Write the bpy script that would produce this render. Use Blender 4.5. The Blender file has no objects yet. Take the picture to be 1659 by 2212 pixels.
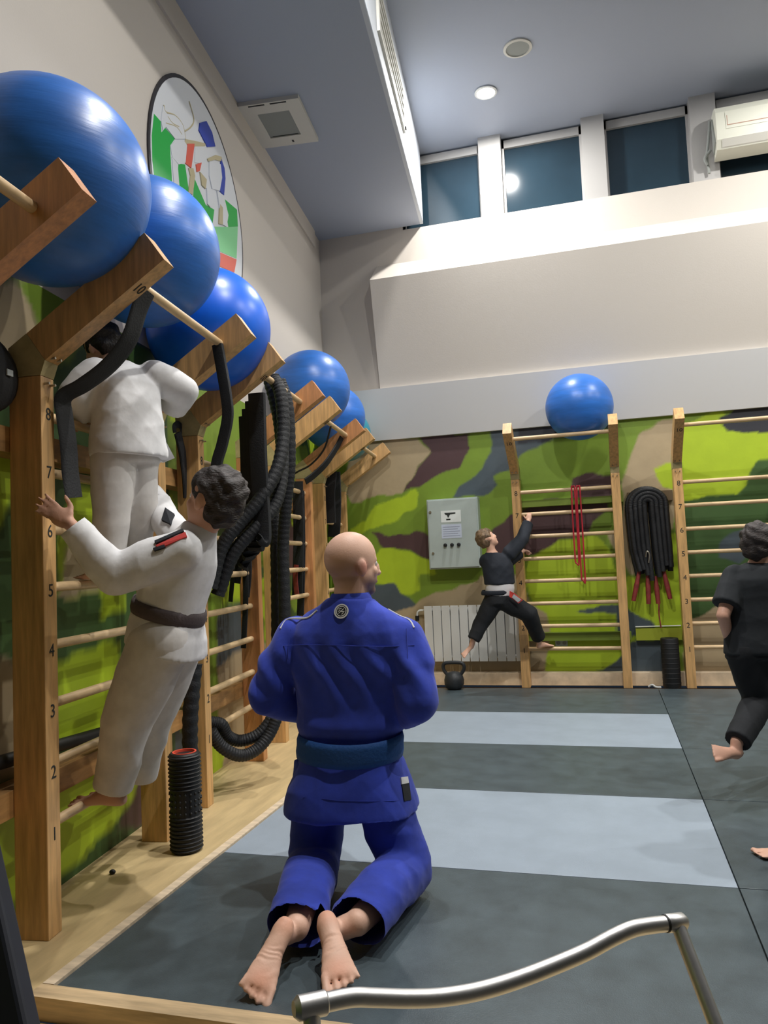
import bpy, bmesh, math, random
import numpy as np
from mathutils import Vector, Matrix

random.seed(7)
rng = np.random.default_rng(5)
SC = bpy.context.scene
COL = SC.collection

# ------------------------------------------------------------------ camera
F_PX, CX, CY = 1650.0, 829.5, 1106.0
CAM_O = np.array([0, 0, 1.19])
CAM_R = np.array([0.96052, 0.274887, -0.042884])
CAM_D = np.array([-0.058532, 0.048972, -0.997084])
CAM_W = np.array([-0.271986, 0.960228, 0.063129])
cam_data = bpy.data.cameras.new('camera')
cam = bpy.data.objects.new('camera', cam_data)
COL.objects.link(cam)
cam_data.sensor_fit = 'VERTICAL'
cam_data.sensor_height = 36.0
cam_data.lens = F_PX / 2212.0 * 36.0
cam_data.clip_start = 0.02
cam.matrix_world = Matrix(((CAM_R[0], -CAM_D[0], -CAM_W[0], 0), (CAM_R[1], -CAM_D[1], -CAM_W[1], 0),
                           (CAM_R[2], -CAM_D[2], -CAM_W[2], 1.19), (0, 0, 0, 1)))
SC.camera = cam

# ------------------------------------------------------------------ world, exposure (night outside: only the lamps light the room)
world = bpy.data.worlds.new('night')
SC.world = world
world.use_nodes = True
world.node_tree.nodes['Background'].inputs[0].default_value = (0.010, 0.016, 0.026, 1)
world.node_tree.nodes['Background'].inputs[1].default_value = 1.0
SC.view_settings.view_transform = 'Standard'
SC.view_settings.look = 'None'
SC.view_settings.gamma = 1.0
SC.view_settings.use_curve_mapping = False
SC.view_settings.exposure = 0.0
LAMP_POWER = 84.0
LAMP_COLOR = (1.0, 0.975, 0.93)
LAMP_SPOTS = [(-0.75, 6.50), (-0.75, 3.25), (2.1, 5.75), (0.45, 2.40), (2.9, 3.6), (5.0, 5.0)]
Z_CEIL = 5.25
Z_LOW = 4.48

# ------------------------------------------------------------------ frames and measuring helpers
CB, SB = 0.9934481, -0.1142842          # the left wall is not square to the back wall
YAW_L = math.atan2(-SB, CB)
XW = -1.765                              # left wall plane, left-wall frame
YB = 7.19                                # back wall plane


def l2w(x, y, z):
    return np.array([x * CB + y * SB, -x * SB + y * CB, z])


def w2l(v):
    return np.array([v[0] * CB - v[1] * SB, v[0] * SB + v[1] * CB, v[2]])


def _ray(x, y):
    return CAM_W * F_PX + CAM_R * (x - CX) + CAM_D * (y - CY)


def atY(x, y, Y):
    v = _ray(x, y)
    return CAM_O + v * ((Y - CAM_O[1]) / v[1])


def atZ(x, y, Z=0.0):
    v = _ray(x, y)
    return CAM_O + v * ((Z - CAM_O[2]) / v[2])


def atD(x, y, D):
    return CAM_O + _ray(x, y) * (D / F_PX)


def atLx(x, y, X):
    v = w2l(_ray(x, y))
    p = np.array([0, 0, 1.19]) + v * (X / v[0])
    return l2w(*p)


def atLy(x, y, Yl):
    v = w2l(_ray(x, y))
    p = np.array([0, 0, 1.19]) + v * (Yl / v[1])
    return l2w(*p)


def unit(v):
    v = np.asarray(v, float)
    return v / (np.linalg.norm(v) + 1e-12)


# ------------------------------------------------------------------ materials
def lin(c):
    out = []
    for v in c[:3]:
        v = v / 255.0
        out.append(v / 12.92 if v <= 0.04045 else ((v + 0.055) / 1.055) ** 2.4)
    return (*out, 1.0)


_M = {}


def mat(name, rgb=(128, 128, 128), rough=0.6, metal=0.0, spec=0.5, var=0.0, vscale=8.0, vstretch=(1, 1, 1),
        bump=0.0, bscale=60.0, bstretch=(1, 1, 1), attr=None, emit=None, coat=0.0, sheen=0.0, detail=4.0, rvar=0.0, dark=None):
    if name in _M:
        return _M[name]
    m = bpy.data.materials.new(name)
    m.use_nodes = True
    nt = m.node_tree
    b = nt.nodes['Principled BSDF']
    N = nt.nodes.new
    L = nt.links.new
    col = lin(rgb)
    b.inputs['Base Color'].default_value = col
    b.inputs['Roughness'].default_value = rough
    b.inputs['Metallic'].default_value = metal
    b.inputs['Specular IOR Level'].default_value = spec
    if coat:
        b.inputs['Coat Weight'].default_value = coat
        b.inputs['Coat Roughness'].default_value = 0.15
    if sheen:
        b.inputs['Sheen Weight'].default_value = sheen
    tc = N('ShaderNodeTexCoord')

    def mapped(scale, stretch):
        mp = N('ShaderNodeMapping')
        mp.inputs['Scale'].default_value = [scale * s for s in stretch]
        L(tc.outputs['Object'], mp.inputs['Vector'])
        return mp.outputs['Vector']
    src = None
    if attr:
        a = N('ShaderNodeAttribute')
        a.attribute_name = attr
        src = a.outputs['Color']
        L(src, b.inputs['Base Color'])
    if var or dark:
        n = N('ShaderNodeTexNoise')
        n.inputs['Scale'].default_value = 1.0
        n.inputs['Detail'].default_value = detail
        n.inputs['Roughness'].default_value = 0.6
        L(mapped(vscale, vstretch), n.inputs['Vector'])
        ramp = N('ShaderNodeValToRGB')
        d = dark if dark else tuple(max(0, v * (1 - var)) for v in rgb)
        l = tuple(min(255, v * (1 + var * 0.6)) for v in rgb)
        ramp.color_ramp.elements[0].position = 0.32
        ramp.color_ramp.elements[1].position = 0.68
        if attr:
            ramp.color_ramp.elements[0].color = (1 - var, 1 - var, 1 - var, 1)
            ramp.color_ramp.elements[1].color = (1, 1, 1, 1)
            mx = N('ShaderNodeMix')
            mx.data_type = 'RGBA'
            mx.blend_type = 'MULTIPLY'
            mx.inputs['Factor'].default_value = 1.0
            L(src, mx.inputs['A'])
            L(ramp.outputs['Color'], mx.inputs['B'])
            L(mx.outputs['Result'], b.inputs['Base Color'])
        else:
            ramp.color_ramp.elements[0].color = lin(d)
            ramp.color_ramp.elements[1].color = lin(l)
            L(ramp.outputs['Color'], b.inputs['Base Color'])
        L(n.outputs['Fac'], ramp.inputs['Fac'])
        if rvar:
            mr = N('ShaderNodeMapRange')
            mr.inputs['To Min'].default_value = rough - rvar
            mr.inputs['To Max'].default_value = rough + rvar
            L(n.outputs['Fac'], mr.inputs['Value'])
            L(mr.outputs['Result'], b.inputs['Roughness'])
    if bump:
        n2 = N('ShaderNodeTexNoise')
        n2.inputs['Scale'].default_value = 1.0
        n2.inputs['Detail'].default_value = 3.0
        L(mapped(bscale, bstretch), n2.inputs['Vector'])
        bp = N('ShaderNodeBump')
        bp.inputs['Strength'].default_value = bump
        bp.inputs['Distance'].default_value = 0.01
        L(n2.outputs['Fac'], bp.inputs['Height'])
        L(bp.outputs['Normal'], b.inputs['Normal'])
    if emit:
        b.inputs['Emission Color'].default_value = (*emit[0], 1)
        b.inputs['Emission Strength'].default_value = emit[1]
    _M[name] = m
    return m


WALL = mat('white_wall_paint', (202, 195, 186), 0.75, bump=0.05, bscale=90)
CEIL = mat('grey_blue_ceiling_paint', (162, 170, 186), 0.6, bump=0.04, bscale=70)
BULK = mat('pale_bulkhead_paint', (196, 202, 210), 0.6)
CAMO = mat('camouflage_wall_paint', attr='Col', rough=0.55, var=0.10, vscale=5, bump=0.08, bscale=25)
POST_WOOD = mat('varnished_pine_post', (212, 168, 112), 0.42, var=0.13, vscale=3.0, vstretch=(14, 14, 1.2), bump=0.05, bscale=20, bstretch=(10, 10, 1))
POST_WOOD_B = mat('varnished_pine_post_reddish', (202, 142, 92), 0.42, var=0.13, vscale=3.0, vstretch=(14, 14, 1.2), bump=0.05, bscale=20, bstretch=(10, 10, 1))
BLOCK_WOOD = mat('pale_plywood_joint', (186, 170, 122), 0.5, var=0.12, vscale=12)
RUNG_WOOD = mat('turned_beech_rung', (214, 184, 142), 0.4, var=0.12, vscale=6, vstretch=(8, 1, 8))
PLY = mat('birch_plywood_floor', (206, 182, 136), 0.45, var=0.10, vscale=2.0, vstretch=(6, 1, 1), bump=0.03, bscale=40)
LATH = mat('pale_pine_lath', (226, 206, 178), 0.5, var=0.10, vscale=4, vstretch=(2, 8, 2))
KERB = mat('pine_edge_board', (204, 178, 140), 0.5, var=0.18, vscale=3, vstretch=(1, 10, 10))
RAIL = mat('dull_pine_rail', (170, 128, 78), 0.55, var=0.2, vscale=3, vstretch=(8, 1, 8))
MAT_D = mat('charcoal_tatami_vinyl', (74, 86, 92), 0.40, var=0.10, vscale=9, bump=0.12, bscale=260, rvar=0.06)
MAT_L = mat('light_grey_tatami_vinyl', (152, 165, 179), 0.45, var=0.03, vscale=6, bump=0.10, bscale=260)
BALL = mat('blue_vinyl_ball', (48, 112, 200), 0.36, var=0.10, vscale=3, vstretch=(1, 1, 6), bump=0.05, bscale=14, bstretch=(1, 1, 9))
BALL_B = mat('bright_blue_vinyl_ball', (18, 104, 228), 0.34, var=0.08, vscale=3, bump=0.05, bscale=14)
BALL_T = mat('teal_vinyl_ball', (36, 134, 156), 0.35, coat=0.2)
VALVE = mat('ball_valve_plug', (32, 70, 130), 0.5)
BLACK = mat('black_webbing', (24, 26, 30), 0.75, bump=0.2, bscale=140)
ROPE = mat('black_rope_sleeve', (22, 24, 28), 0.62, bump=0.3, bscale=120)
RUBBER = mat('black_rubber', (20, 21, 23), 0.55)
RED_BAND = mat('red_rubber_band', (178, 36, 52), 0.5)
RED_GRIP = mat('dull_red_grip', (140, 52, 50), 0.6, var=0.15, vscale=30)
ORANGE = mat('orange_plastic_core', (226, 84, 62), 0.5)
IRON = mat('cast_iron', (46, 50, 54), 0.5, bump=0.1, bscale=120)
WHITE_METAL = mat('white_enamel', (222, 224, 222), 0.35)
CAB = mat('pale_grey_enamel', (178, 190, 186), 0.4, var=0.03, vscale=4)
PAPER = mat('white_paper', (226, 232, 230), 0.8)
PAPER2 = mat('bluish_paper', (198, 208, 226), 0.8)
INK = mat('black_print', (40, 44, 42), 0.8)
INK_SOFT = mat('grey_print', (150, 158, 178), 0.8)
STEEL = mat('brushed_steel_tube', (200, 199, 198), 0.42, metal=1.0, bump=0.03, bscale=60)
STEEL_D = mat('zinc_plated_bolt', (180, 176, 164), 0.35, metal=0.9)
GLASS = mat('night_window_glass', (38, 56, 68), 0.10, spec=0.6, var=0.10, vscale=1.2)
FRAME_W = mat('white_window_frame', (172, 170, 168), 0.45)
AC_WHITE = mat('ivory_plastic', (214, 214, 200), 0.4)
VENT_W = mat('white_plastic_vent', (206, 204, 196), 0.5)
VENT_G = mat('grey_filter_grille', (142, 146, 142), 0.6)
DARKP = mat('dark_slot', (30, 32, 34), 0.7)
NAVY_PAD = mat('dark_navy_padding', (30, 34, 46), 0.6, var=0.1, vscale=6)
GI_BLUE = mat('blue_cotton_gi', (42, 66, 184), 0.85, bump=0.06, bscale=55, sheen=0.15, var=0.08, vscale=14)
GI_BLUE_T = mat('blue_ripstop_trousers', (38, 60, 168), 0.85, bump=0.06, bscale=45, sheen=0.1, var=0.08, vscale=14)
BELT_BLUE = mat('teal_blue_belt', (22, 78, 148), 0.75, bump=0.25, bscale=90)
GI_WHITE = mat('white_cotton_gi', (226, 226, 228), 0.9, bump=0.06, bscale=45, var=0.05, vscale=12)
GI_WHITE_T = mat('white_cotton_trousers', (220, 217, 214), 0.9, bump=0.06, bscale=40, var=0.06, vscale=10)
GREY_BELT = mat('dark_grey_belt', (84, 74, 76), 0.8, bump=0.2, bscale=90)
GI_BLACK = mat('black_cotton_gi', (28, 34, 44), 0.85, bump=0.06, bscale=60)
BLACK_T = mat('black_jersey', (26, 31, 36), 0.85, bump=0.06, bscale=50)
BLACK_TR = mat('black_trousers', (22, 25, 30), 0.85, bump=0.06, bscale=50)
PURPLE_TR = mat('navy_trousers', (40, 42, 66), 0.85, bump=0.06, bscale=50)
TSHIRT = mat('white_jersey', (216, 214, 216), 0.85)
SKIN = mat('skin', attr='Col', rough=0.5, spec=0.35, bump=0.06, bscale=160)
HAIR_D = mat('dark_brown_hair', (48, 40, 38), 0.6, var=0.35, vscale=30, vstretch=(1, 1, 3), bump=0.6, bscale=70, bstretch=(1, 1, 3))
HAIR_K = mat('black_hair', (24, 22, 24), 0.55, var=0.3, vscale=30, bump=0.6, bscale=70)
HAIR_B = mat('light_brown_hair', (112, 90, 66), 0.6, var=0.3, vscale=30, bump=0.6, bscale=70)
EYE = mat('eye_white', (225, 222, 218), 0.2)
IRIS = mat('dark_iris', (46, 34, 28), 0.2)
PATCH_W = mat('white_patch_thread', (222, 224, 226), 0.8)
PATCH_K = mat('black_patch_thread', (26, 30, 38), 0.8)
PATCH_R = mat('red_patch_thread', (196, 60, 56), 0.8)
PATCH_GREY = mat('grey_patch_thread', (176, 182, 184), 0.8)
LAMP_GLOW = mat('lamp_diffuser', (255, 250, 240), 0.4, emit=((1.0, 0.97, 0.92), 26.0))


# ------------------------------------------------------------------ object helpers
def tag(o, label=None, cat=None, group=None, kind=None):
    if label:
        o['label'] = label
    if cat:
        o['category'] = cat
    if group:
        o['group'] = group
    if kind:
        o['kind'] = kind
    return o


def empty(name, loc=(0, 0, 0), rz=0.0, label=None, cat=None, group=None, kind=None):
    o = bpy.data.objects.new(name, None)
    o.empty_display_size = 0.1
    COL.objects.link(o)
    o.location = [float(v) for v in loc]
    o.rotation_euler = (0, 0, rz)
    return tag(o, label, cat, group, kind)


class MB:
    """collects shapes into one mesh"""

    def __init__(self):
        self.v = []
        self.f = []

    def add(self, vs, fs):
        n = len(self.v)
        self.v += [tuple(float(c) for c in p) for p in vs]
        self.f += [tuple(i + n for i in f) for f in fs]
        return self

    def box(self, x0, x1, y0, y1, z0, z1, bev=0.0):
        if bev <= 0:
            vs = [(x, y, z) for z in (z0, z1) for y in (y0, y1) for x in (x0, x1)]
            fs = [(0, 2, 3, 1), (4, 5, 7, 6), (0, 1, 5, 4), (2, 6, 7, 3), (0, 4, 6, 2), (1, 3, 7, 5)]
            return self.add(vs, fs)
        bm = bmesh.new()
        bmesh.ops.create_cube(bm, size=1.0)
        for v in bm.verts:
            v.co = Vector(((x0 + x1) / 2 + v.co.x * (x1 - x0), (y0 + y1) / 2 + v.co.y * (y1 - y0), (z0 + z1) / 2 + v.co.z * (z1 - z0)))
        bmesh.ops.bevel(bm, geom=list(bm.edges), offset=bev, segments=2, affect='EDGES', profile=0.6)
        bm.verts.index_update()
        self.add([v.co[:] for v in bm.verts], [[v.index for v in f.verts] for f in bm.faces])
        bm.free()
        return self

    def prism(self, poly, axis, a, b):
        """poly 2D extruded along axis index from a to b; poly coords fill the other two axes in order"""
        n = len(poly)
        oth = [i for i in range(3) if i != axis]
        vs = []
        for t in (a, b):
            for p in poly:
                q = [0, 0, 0]
                q[axis] = t
                q[oth[0]], q[oth[1]] = p
                vs.append(q)
        fs = [tuple(range(n))[::-1], tuple(range(n, 2 * n))]
        fs += [(i, (i + 1) % n, n + (i + 1) % n, n + i) for i in range(n)]
        return self.add(vs, fs)

    def tube(self, pts, rad, n=12, cap=True, up=(0, 0, 1), flat=None):
        """swept tube; rad scalar or list; flat=(half_width, half_thickness) makes a strap"""
        P = np.array([np.asarray(p, float) for p in pts])
        k = len(P)
        R = np.full(k, rad, float) if np.isscalar(rad) else np.asarray(rad, float)
        T = np.gradient(P, axis=0)
        T /= np.linalg.norm(T, axis=1)[:, None] + 1e-12
        ref = np.asarray(up, float)
        if abs(T[0] @ ref) > 0.95:
            ref = np.array([1.0, 0.2, 0])
        u = unit(np.cross(ref, T[0]))
        vs = []
        for i in range(k):
            u = unit(u - T[i] * (u @ T[i]))
            w = np.cross(T[i], u)
            for j in range(n):
                a = 2 * math.pi * j / n
                if flat:
                    c, s = math.cos(a), math.sin(a)
                    c = math.copysign(abs(c) ** 0.5, c)
                    s = math.copysign(abs(s) ** 0.5, s)
                    vs.append(P[i] + u * c * flat[0] + w * s * flat[1])
                else:
                    vs.append(P[i] + (u * math.cos(a) + w * math.sin(a)) * R[i])
        fs = []
        for i in range(k - 1):
            for j in range(n):
                fs.append((i * n + j, i * n + (j + 1) % n, (i + 1) * n + (j + 1) % n, (i + 1) * n + j))
        if cap:
            fs.append(tuple(range(n))[::-1])
            fs.append(tuple((k - 1) * n + j for j in range(n)))
        return self.add(vs, fs)

    def cyl(self, p0, p1, r, n=20):
        return self.tube([p0, p1], r, n)

    def lathe(self, prof, c=(0, 0, 0), n=32, axis=2):
        vs = []
        fs = []
        for (r, z) in prof:
            for j in range(n):
                a = 2 * math.pi * j / n
                q = [r * math.cos(a), r * math.sin(a), z]
                if axis == 0:
                    q = [q[2], q[0], q[1]]
                elif axis == 1:
                    q = [q[0], q[2], q[1]]
                vs.append([q[0] + c[0], q[1] + c[1], q[2] + c[2]])
        k = len(prof)
        for i in range(k - 1):
            for j in range(n):
                fs.append((i * n + j, i * n + (j + 1) % n, (i + 1) * n + (j + 1) % n, (i + 1) * n + j))
        fs.append(tuple(range(n))[::-1])
        fs.append(tuple((k - 1) * n + j for j in range(n)))
        return self.add(vs, fs)

    def sphere(self, c, r, n=32, m=20, sc=(1, 1, 1)):
        vs = [(c[0], c[1], c[2] - r * sc[2])]
        for i in range(1, m):
            ph = math.pi * i / m - math.pi / 2
            for j in range(n):
                a = 2 * math.pi * j / n
                vs.append((c[0] + r * sc[0] * math.cos(ph) * math.cos(a), c[1] + r * sc[1] * math.cos(ph) * math.sin(a), c[2] + r * sc[2] * math.sin(ph)))
        vs.append((c[0], c[1], c[2] + r * sc[2]))
        fs = [(0, 1 + (j + 1) % n, 1 + j) for j in range(n)]
        for i in range(m - 2):
            for j in range(n):
                fs.append((1 + i * n + j, 1 + i * n + (j + 1) % n, 1 + (i + 1) * n + (j + 1) % n, 1 + (i + 1) * n + j))
        t = len(vs) - 1
        fs += [(t, 1 + (m - 2) * n + j, 1 + (m - 2) * n + (j + 1) % n) for j in range(n)]
        return self.add(vs, fs)

    def build(self, name, m, parent=None, smooth=False, off=None, loc=None, rz=0.0):
        V = self.v
        if off is not None:
            V = [(p[0] - off[0], p[1] - off[1], p[2] - off[2]) for p in V]
        me = bpy.data.meshes.new(name)
        me.from_pydata(V, [], self.f)
        bm = bmesh.new()
        bm.from_mesh(me)
        bmesh.ops.recalc_face_normals(bm, faces=bm.faces)
        bm.to_mesh(me)
        bm.free()
        me.materials.append(m)
        o = bpy.data.objects.new(name, me)
        COL.objects.link(o)
        if parent is not None:
            o.parent = parent
        if loc is not None:
            o.location = [float(v) for v in loc]
        o.rotation_euler = (0, 0, rz)
        if smooth:
            shade(me)
        return o


def shade(me, angle=40):
    me.polygons.foreach_set('use_smooth', [True] * len(me.polygons))
    try:
        me.set_sharp_from_angle(angle=math.radians(angle))
    except Exception:
        pass


def share(src, name, parent, loc=(0, 0, 0), rz=0.0):
    o = bpy.data.objects.new(name, src.data)
    COL.objects.link(o)
    o.parent = parent
    o.location = loc
    o.rotation_euler = (0, 0, rz)
    return o


def copy_tree(o, parent=None):
    c = o.copy()
    COL.objects.link(c)
    if parent is not None:
        c.parent = parent
    for ch in list(o.children):
        copy_tree(ch, c)
    return c


def text_mesh(txt, size, m, thick=0.0006):
    cu = bpy.data.curves.new('print', 'FONT')
    cu.body = txt
    cu.size = size
    cu.align_x = 'CENTER'
    cu.align_y = 'CENTER'
    cu.extrude = thick
    cu.resolution_u = 3
    o = bpy.data.objects.new('print', cu)
    COL.objects.link(o)
    dg = bpy.context.evaluated_depsgraph_get()
    me = bpy.data.meshes.new_from_object(o.evaluated_get(dg))
    bpy.data.objects.remove(o)
    me.materials.clear()
    me.materials.append(m)
    return me


def mesh_obj(name, me, parent=None, M=None):
    o = bpy.data.objects.new(name, me)
    COL.objects.link(o)
    if parent is not None:
        o.parent = parent
    if M is not None:
        o.matrix_local = M
    return o


def spline(pts, n=60):
    P = np.array([np.asarray(p, float) for p in pts])
    P = np.vstack([2 * P[0] - P[1], P, 2 * P[-1] - P[-2]])
    out = []
    k = len(P) - 3
    for i in range(k):
        p0, p1, p2, p3 = P[i:i + 4]
        m = max(2, n // k)
        for t in np.linspace(0, 1, m, endpoint=(i == k - 1)):
            out.append(0.5 * (2 * p1 + (p2 - p0) * t + (2 * p0 - 5 * p1 + 4 * p2 - p3) * t * t + (3 * p1 - p0 - 3 * p2 + p3) * t ** 3))
    return np.array(out)


# ------------------------------------------------------------------ room shell
def quadbox(poly, z0, z1):
    mb = MB()
    mb.prism(poly, 2, z0, z1)
    return mb


LX0 = l2w(XW, -3.4, 0)
LX1 = l2w(XW, 7.44, 0)
XR = 6.2
YN = -3.2
ground = quadbox([(-4.2, 0.9), (XR, 0.9), (XR, 1.86), (-4.2, 1.86)], -0.16, -0.06).build('floor', PLY)
og = quadbox([(-4.2, YN), (XR, YN), (XR, 0.9), (-4.2, 0.9)], -0.16, -0.061).build('floor', mat('low_bounce_floor', (58, 60, 62), 0.7))  # unseen floor, dark surface added to cut light bouncing onto the man's back
tag(og, kind='structure', label='unseen floor behind the viewer, darkened to cut bounced light')
tag(ground, kind='structure', label='pale plywood floor in front of the raised mat area')
# plywood strip along the left wall (a wedge, the wall is not square to the mats)
stripe = quadbox([(l2w(XW - 0.1, 1.9, 0)[0], 1.86), (-1.64, 1.86), (-1.64, YB), (l2w(XW - 0.1, 7.3, 0)[0], YB)], -0.06, 0.0).build('floor', PLY)
tag(stripe, kind='structure', label='plywood strip between the mats and the left wall')
sub = quadbox([(-1.64, 1.93), (XR, 1.93), (XR, YB), (-1.64, YB)], -0.06, -0.03).build('floor', KERB)
tag(sub, kind='structure', label='floor under the mats')
kerb = quadbox([(-1.64, 1.865), (XR, 1.865), (XR, 1.927), (-1.64, 1.927)], -0.06, 0.006).build('trim_1', KERB)
tag(kerb, kind='structure', label='pine edge board in front of the mats')
lath = quadbox([(-1.64, 1.93), (-1.602, 1.93), (-1.602, 6.97), (-1.64, 6.97)], -0.03, 0.006).build('trim_2', LATH)
tag(lath, kind='structure', label='pale lath along the left edge of the mats')

ceil = quadbox([(-4.2, YN), (XR, YN), (XR, 7.6), (-4.2, 7.6)], Z_CEIL, Z_CEIL + 0.1).build('ceiling', CEIL)
tag(ceil, kind='structure', label='grey blue ceiling')
a, b_, c_, d_ = l2w(XW - 0.1, -3.3, 0), l2w(-0.68, -3.3, 0), l2w(-0.68, 7.30, 0), l2w(XW - 0.1, 7.3, 0)
pol = [(a[0], a[1]), (b_[0], b_[1]), (l2w(-0.68, 7.30, 0)[0], YB), (d_[0], YB)]
low = quadbox(pol, Z_LOW, Z_LOW + 0.02).build('ceiling', CEIL)
tag(low, kind='structure', label='lowered grey blue ceiling along the left wall')
nrm = l2w(1, 0, 0) * 0.0
bulk = quadbox([(b_[0] - 0.03, b_[1]), (b_[0], b_[1]), (pol[2][0], YB), (pol[2][0] - 0.03, YB)], Z_LOW - 0.001, Z_CEIL).build('trim_3', BULK)
tag(bulk, kind='structure', label='pale vertical side of the lowered ceiling')


# painted camouflage walls: paint colours per vertex of a fine grid
LIME, GREEN, DKGREEN, BEIGE, MAROON, SLATE, NEARBLK = (174, 200, 40), (120, 148, 44), (62, 92, 44), (176, 158, 126), (82, 58, 60), (74, 86, 94), (46, 48, 56)


def camo_noise(U, V, seed):
    r = np.random.default_rng(seed)

    def field():
        s = np.zeros_like(U)
        for _ in range(9):
            kx, ky = r.normal(0, 3.4), r.normal(0, 4.2)
            s += np.sin(U * kx + V * ky + r.uniform(0, 6.28) + 0.8 * np.sin(U * r.normal(0, 5) + V * r.normal(0, 5)))
        return s / 3.0
    C = np.zeros(U.shape + (3,))
    C[:] = lin(GREEN)[:3]
    for c, th in ((DKGREEN, 0.75), (LIME, 0.55), (BEIGE, 0.9), (MAROON, 1.05), (SLATE, 1.0)):
        C[field() > th] = lin(c)[:3]
    return C


def in_poly(U, V, poly):
    ins = np.zeros(U.shape, bool)
    n = len(poly)
    for i in range(n):
        x0, y0 = poly[i]
        x1, y1 = poly[(i + 1) % n]
        cond = ((y0 > V) != (y1 > V))
        with np.errstate(divide='ignore', invalid='ignore'):
            xi = (x1 - x0) * (V - y0) / (y1 - y0 + 1e-12) + x0
        ins ^= cond & (U < xi)
    return ins


def camo_wall(name, O, u, v, lu, lv, step, polys, seed, base=None):
    nu, nv = int(lu / step), int(lv / step)
    us, vs = np.linspace(0, lu, nu + 1), np.linspace(0, lv, nv + 1)
    U, V = np.meshgrid(us, vs, indexing='ij')
    C = camo_noise(U, V, seed)
    if base:
        reg, colr = base
        C[in_poly(U, V, reg)] = lin(colr)[:3]
    # soft hand-painted edges
    W1 = 0.014 * np.sin(U * 17 + 2 * np.sin(V * 11))
    W2 = 0.014 * np.sin(V * 19 + 2 * np.sin(U * 13))
    for col, pl in polys:
        cov = np.zeros(U.shape)
        for du, dv in ((-0.3, -0.4), (0.4, -0.3), (0.3, 0.4), (-0.4, 0.3)):
            cov += in_poly(U + W1 + du * step * 1.3, V + W2 + dv * step * 1.3, pl)
        cov = (cov / 4.0)[..., None]
        C = C * (1 - cov) + np.array(lin(col)[:3]) * cov
    P = O[None, None, :] + U[..., None] * u + V[..., None] * v
    idx = np.arange((nu + 1) * (nv + 1)).reshape(nu + 1, nv + 1)
    q = np.stack([idx[:-1, :-1], idx[1:, :-1], idx[1:, 1:], idx[:-1, 1:]], -1).reshape(-1, 4)
    me = bpy.data.meshes.new(name)
    me.vertices.add(P.size // 3)
    me.vertices.foreach_set('co', P.reshape(-1))
    me.loops.add(q.size)
    me.loops.foreach_set('vertex_index', q.reshape(-1))
    me.polygons.add(len(q))
    me.polygons.foreach_set('loop_start', np.arange(0, q.size, 4))
    me.update(calc_edges=True)
    ca = me.color_attributes.new('Col', 'FLOAT_COLOR', 'POINT')
    ca.data.foreach_set('color', np.concatenate([C.reshape(-1, 3), np.ones((P.size // 3, 1))], 1).astype(np.float32).reshape(-1))
    me.materials.append(CAMO)
    o = bpy.data.objects.new(name, me)
    COL.objects.link(o)
    return o


BX0, BZ1 = -2.75, 2.41


def bp(pts):
    out = []
    for (x, y) in pts:
        p = atY(x, y, YB)
        out.append((p[0] - BX0, p[2]))
    return out


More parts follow.
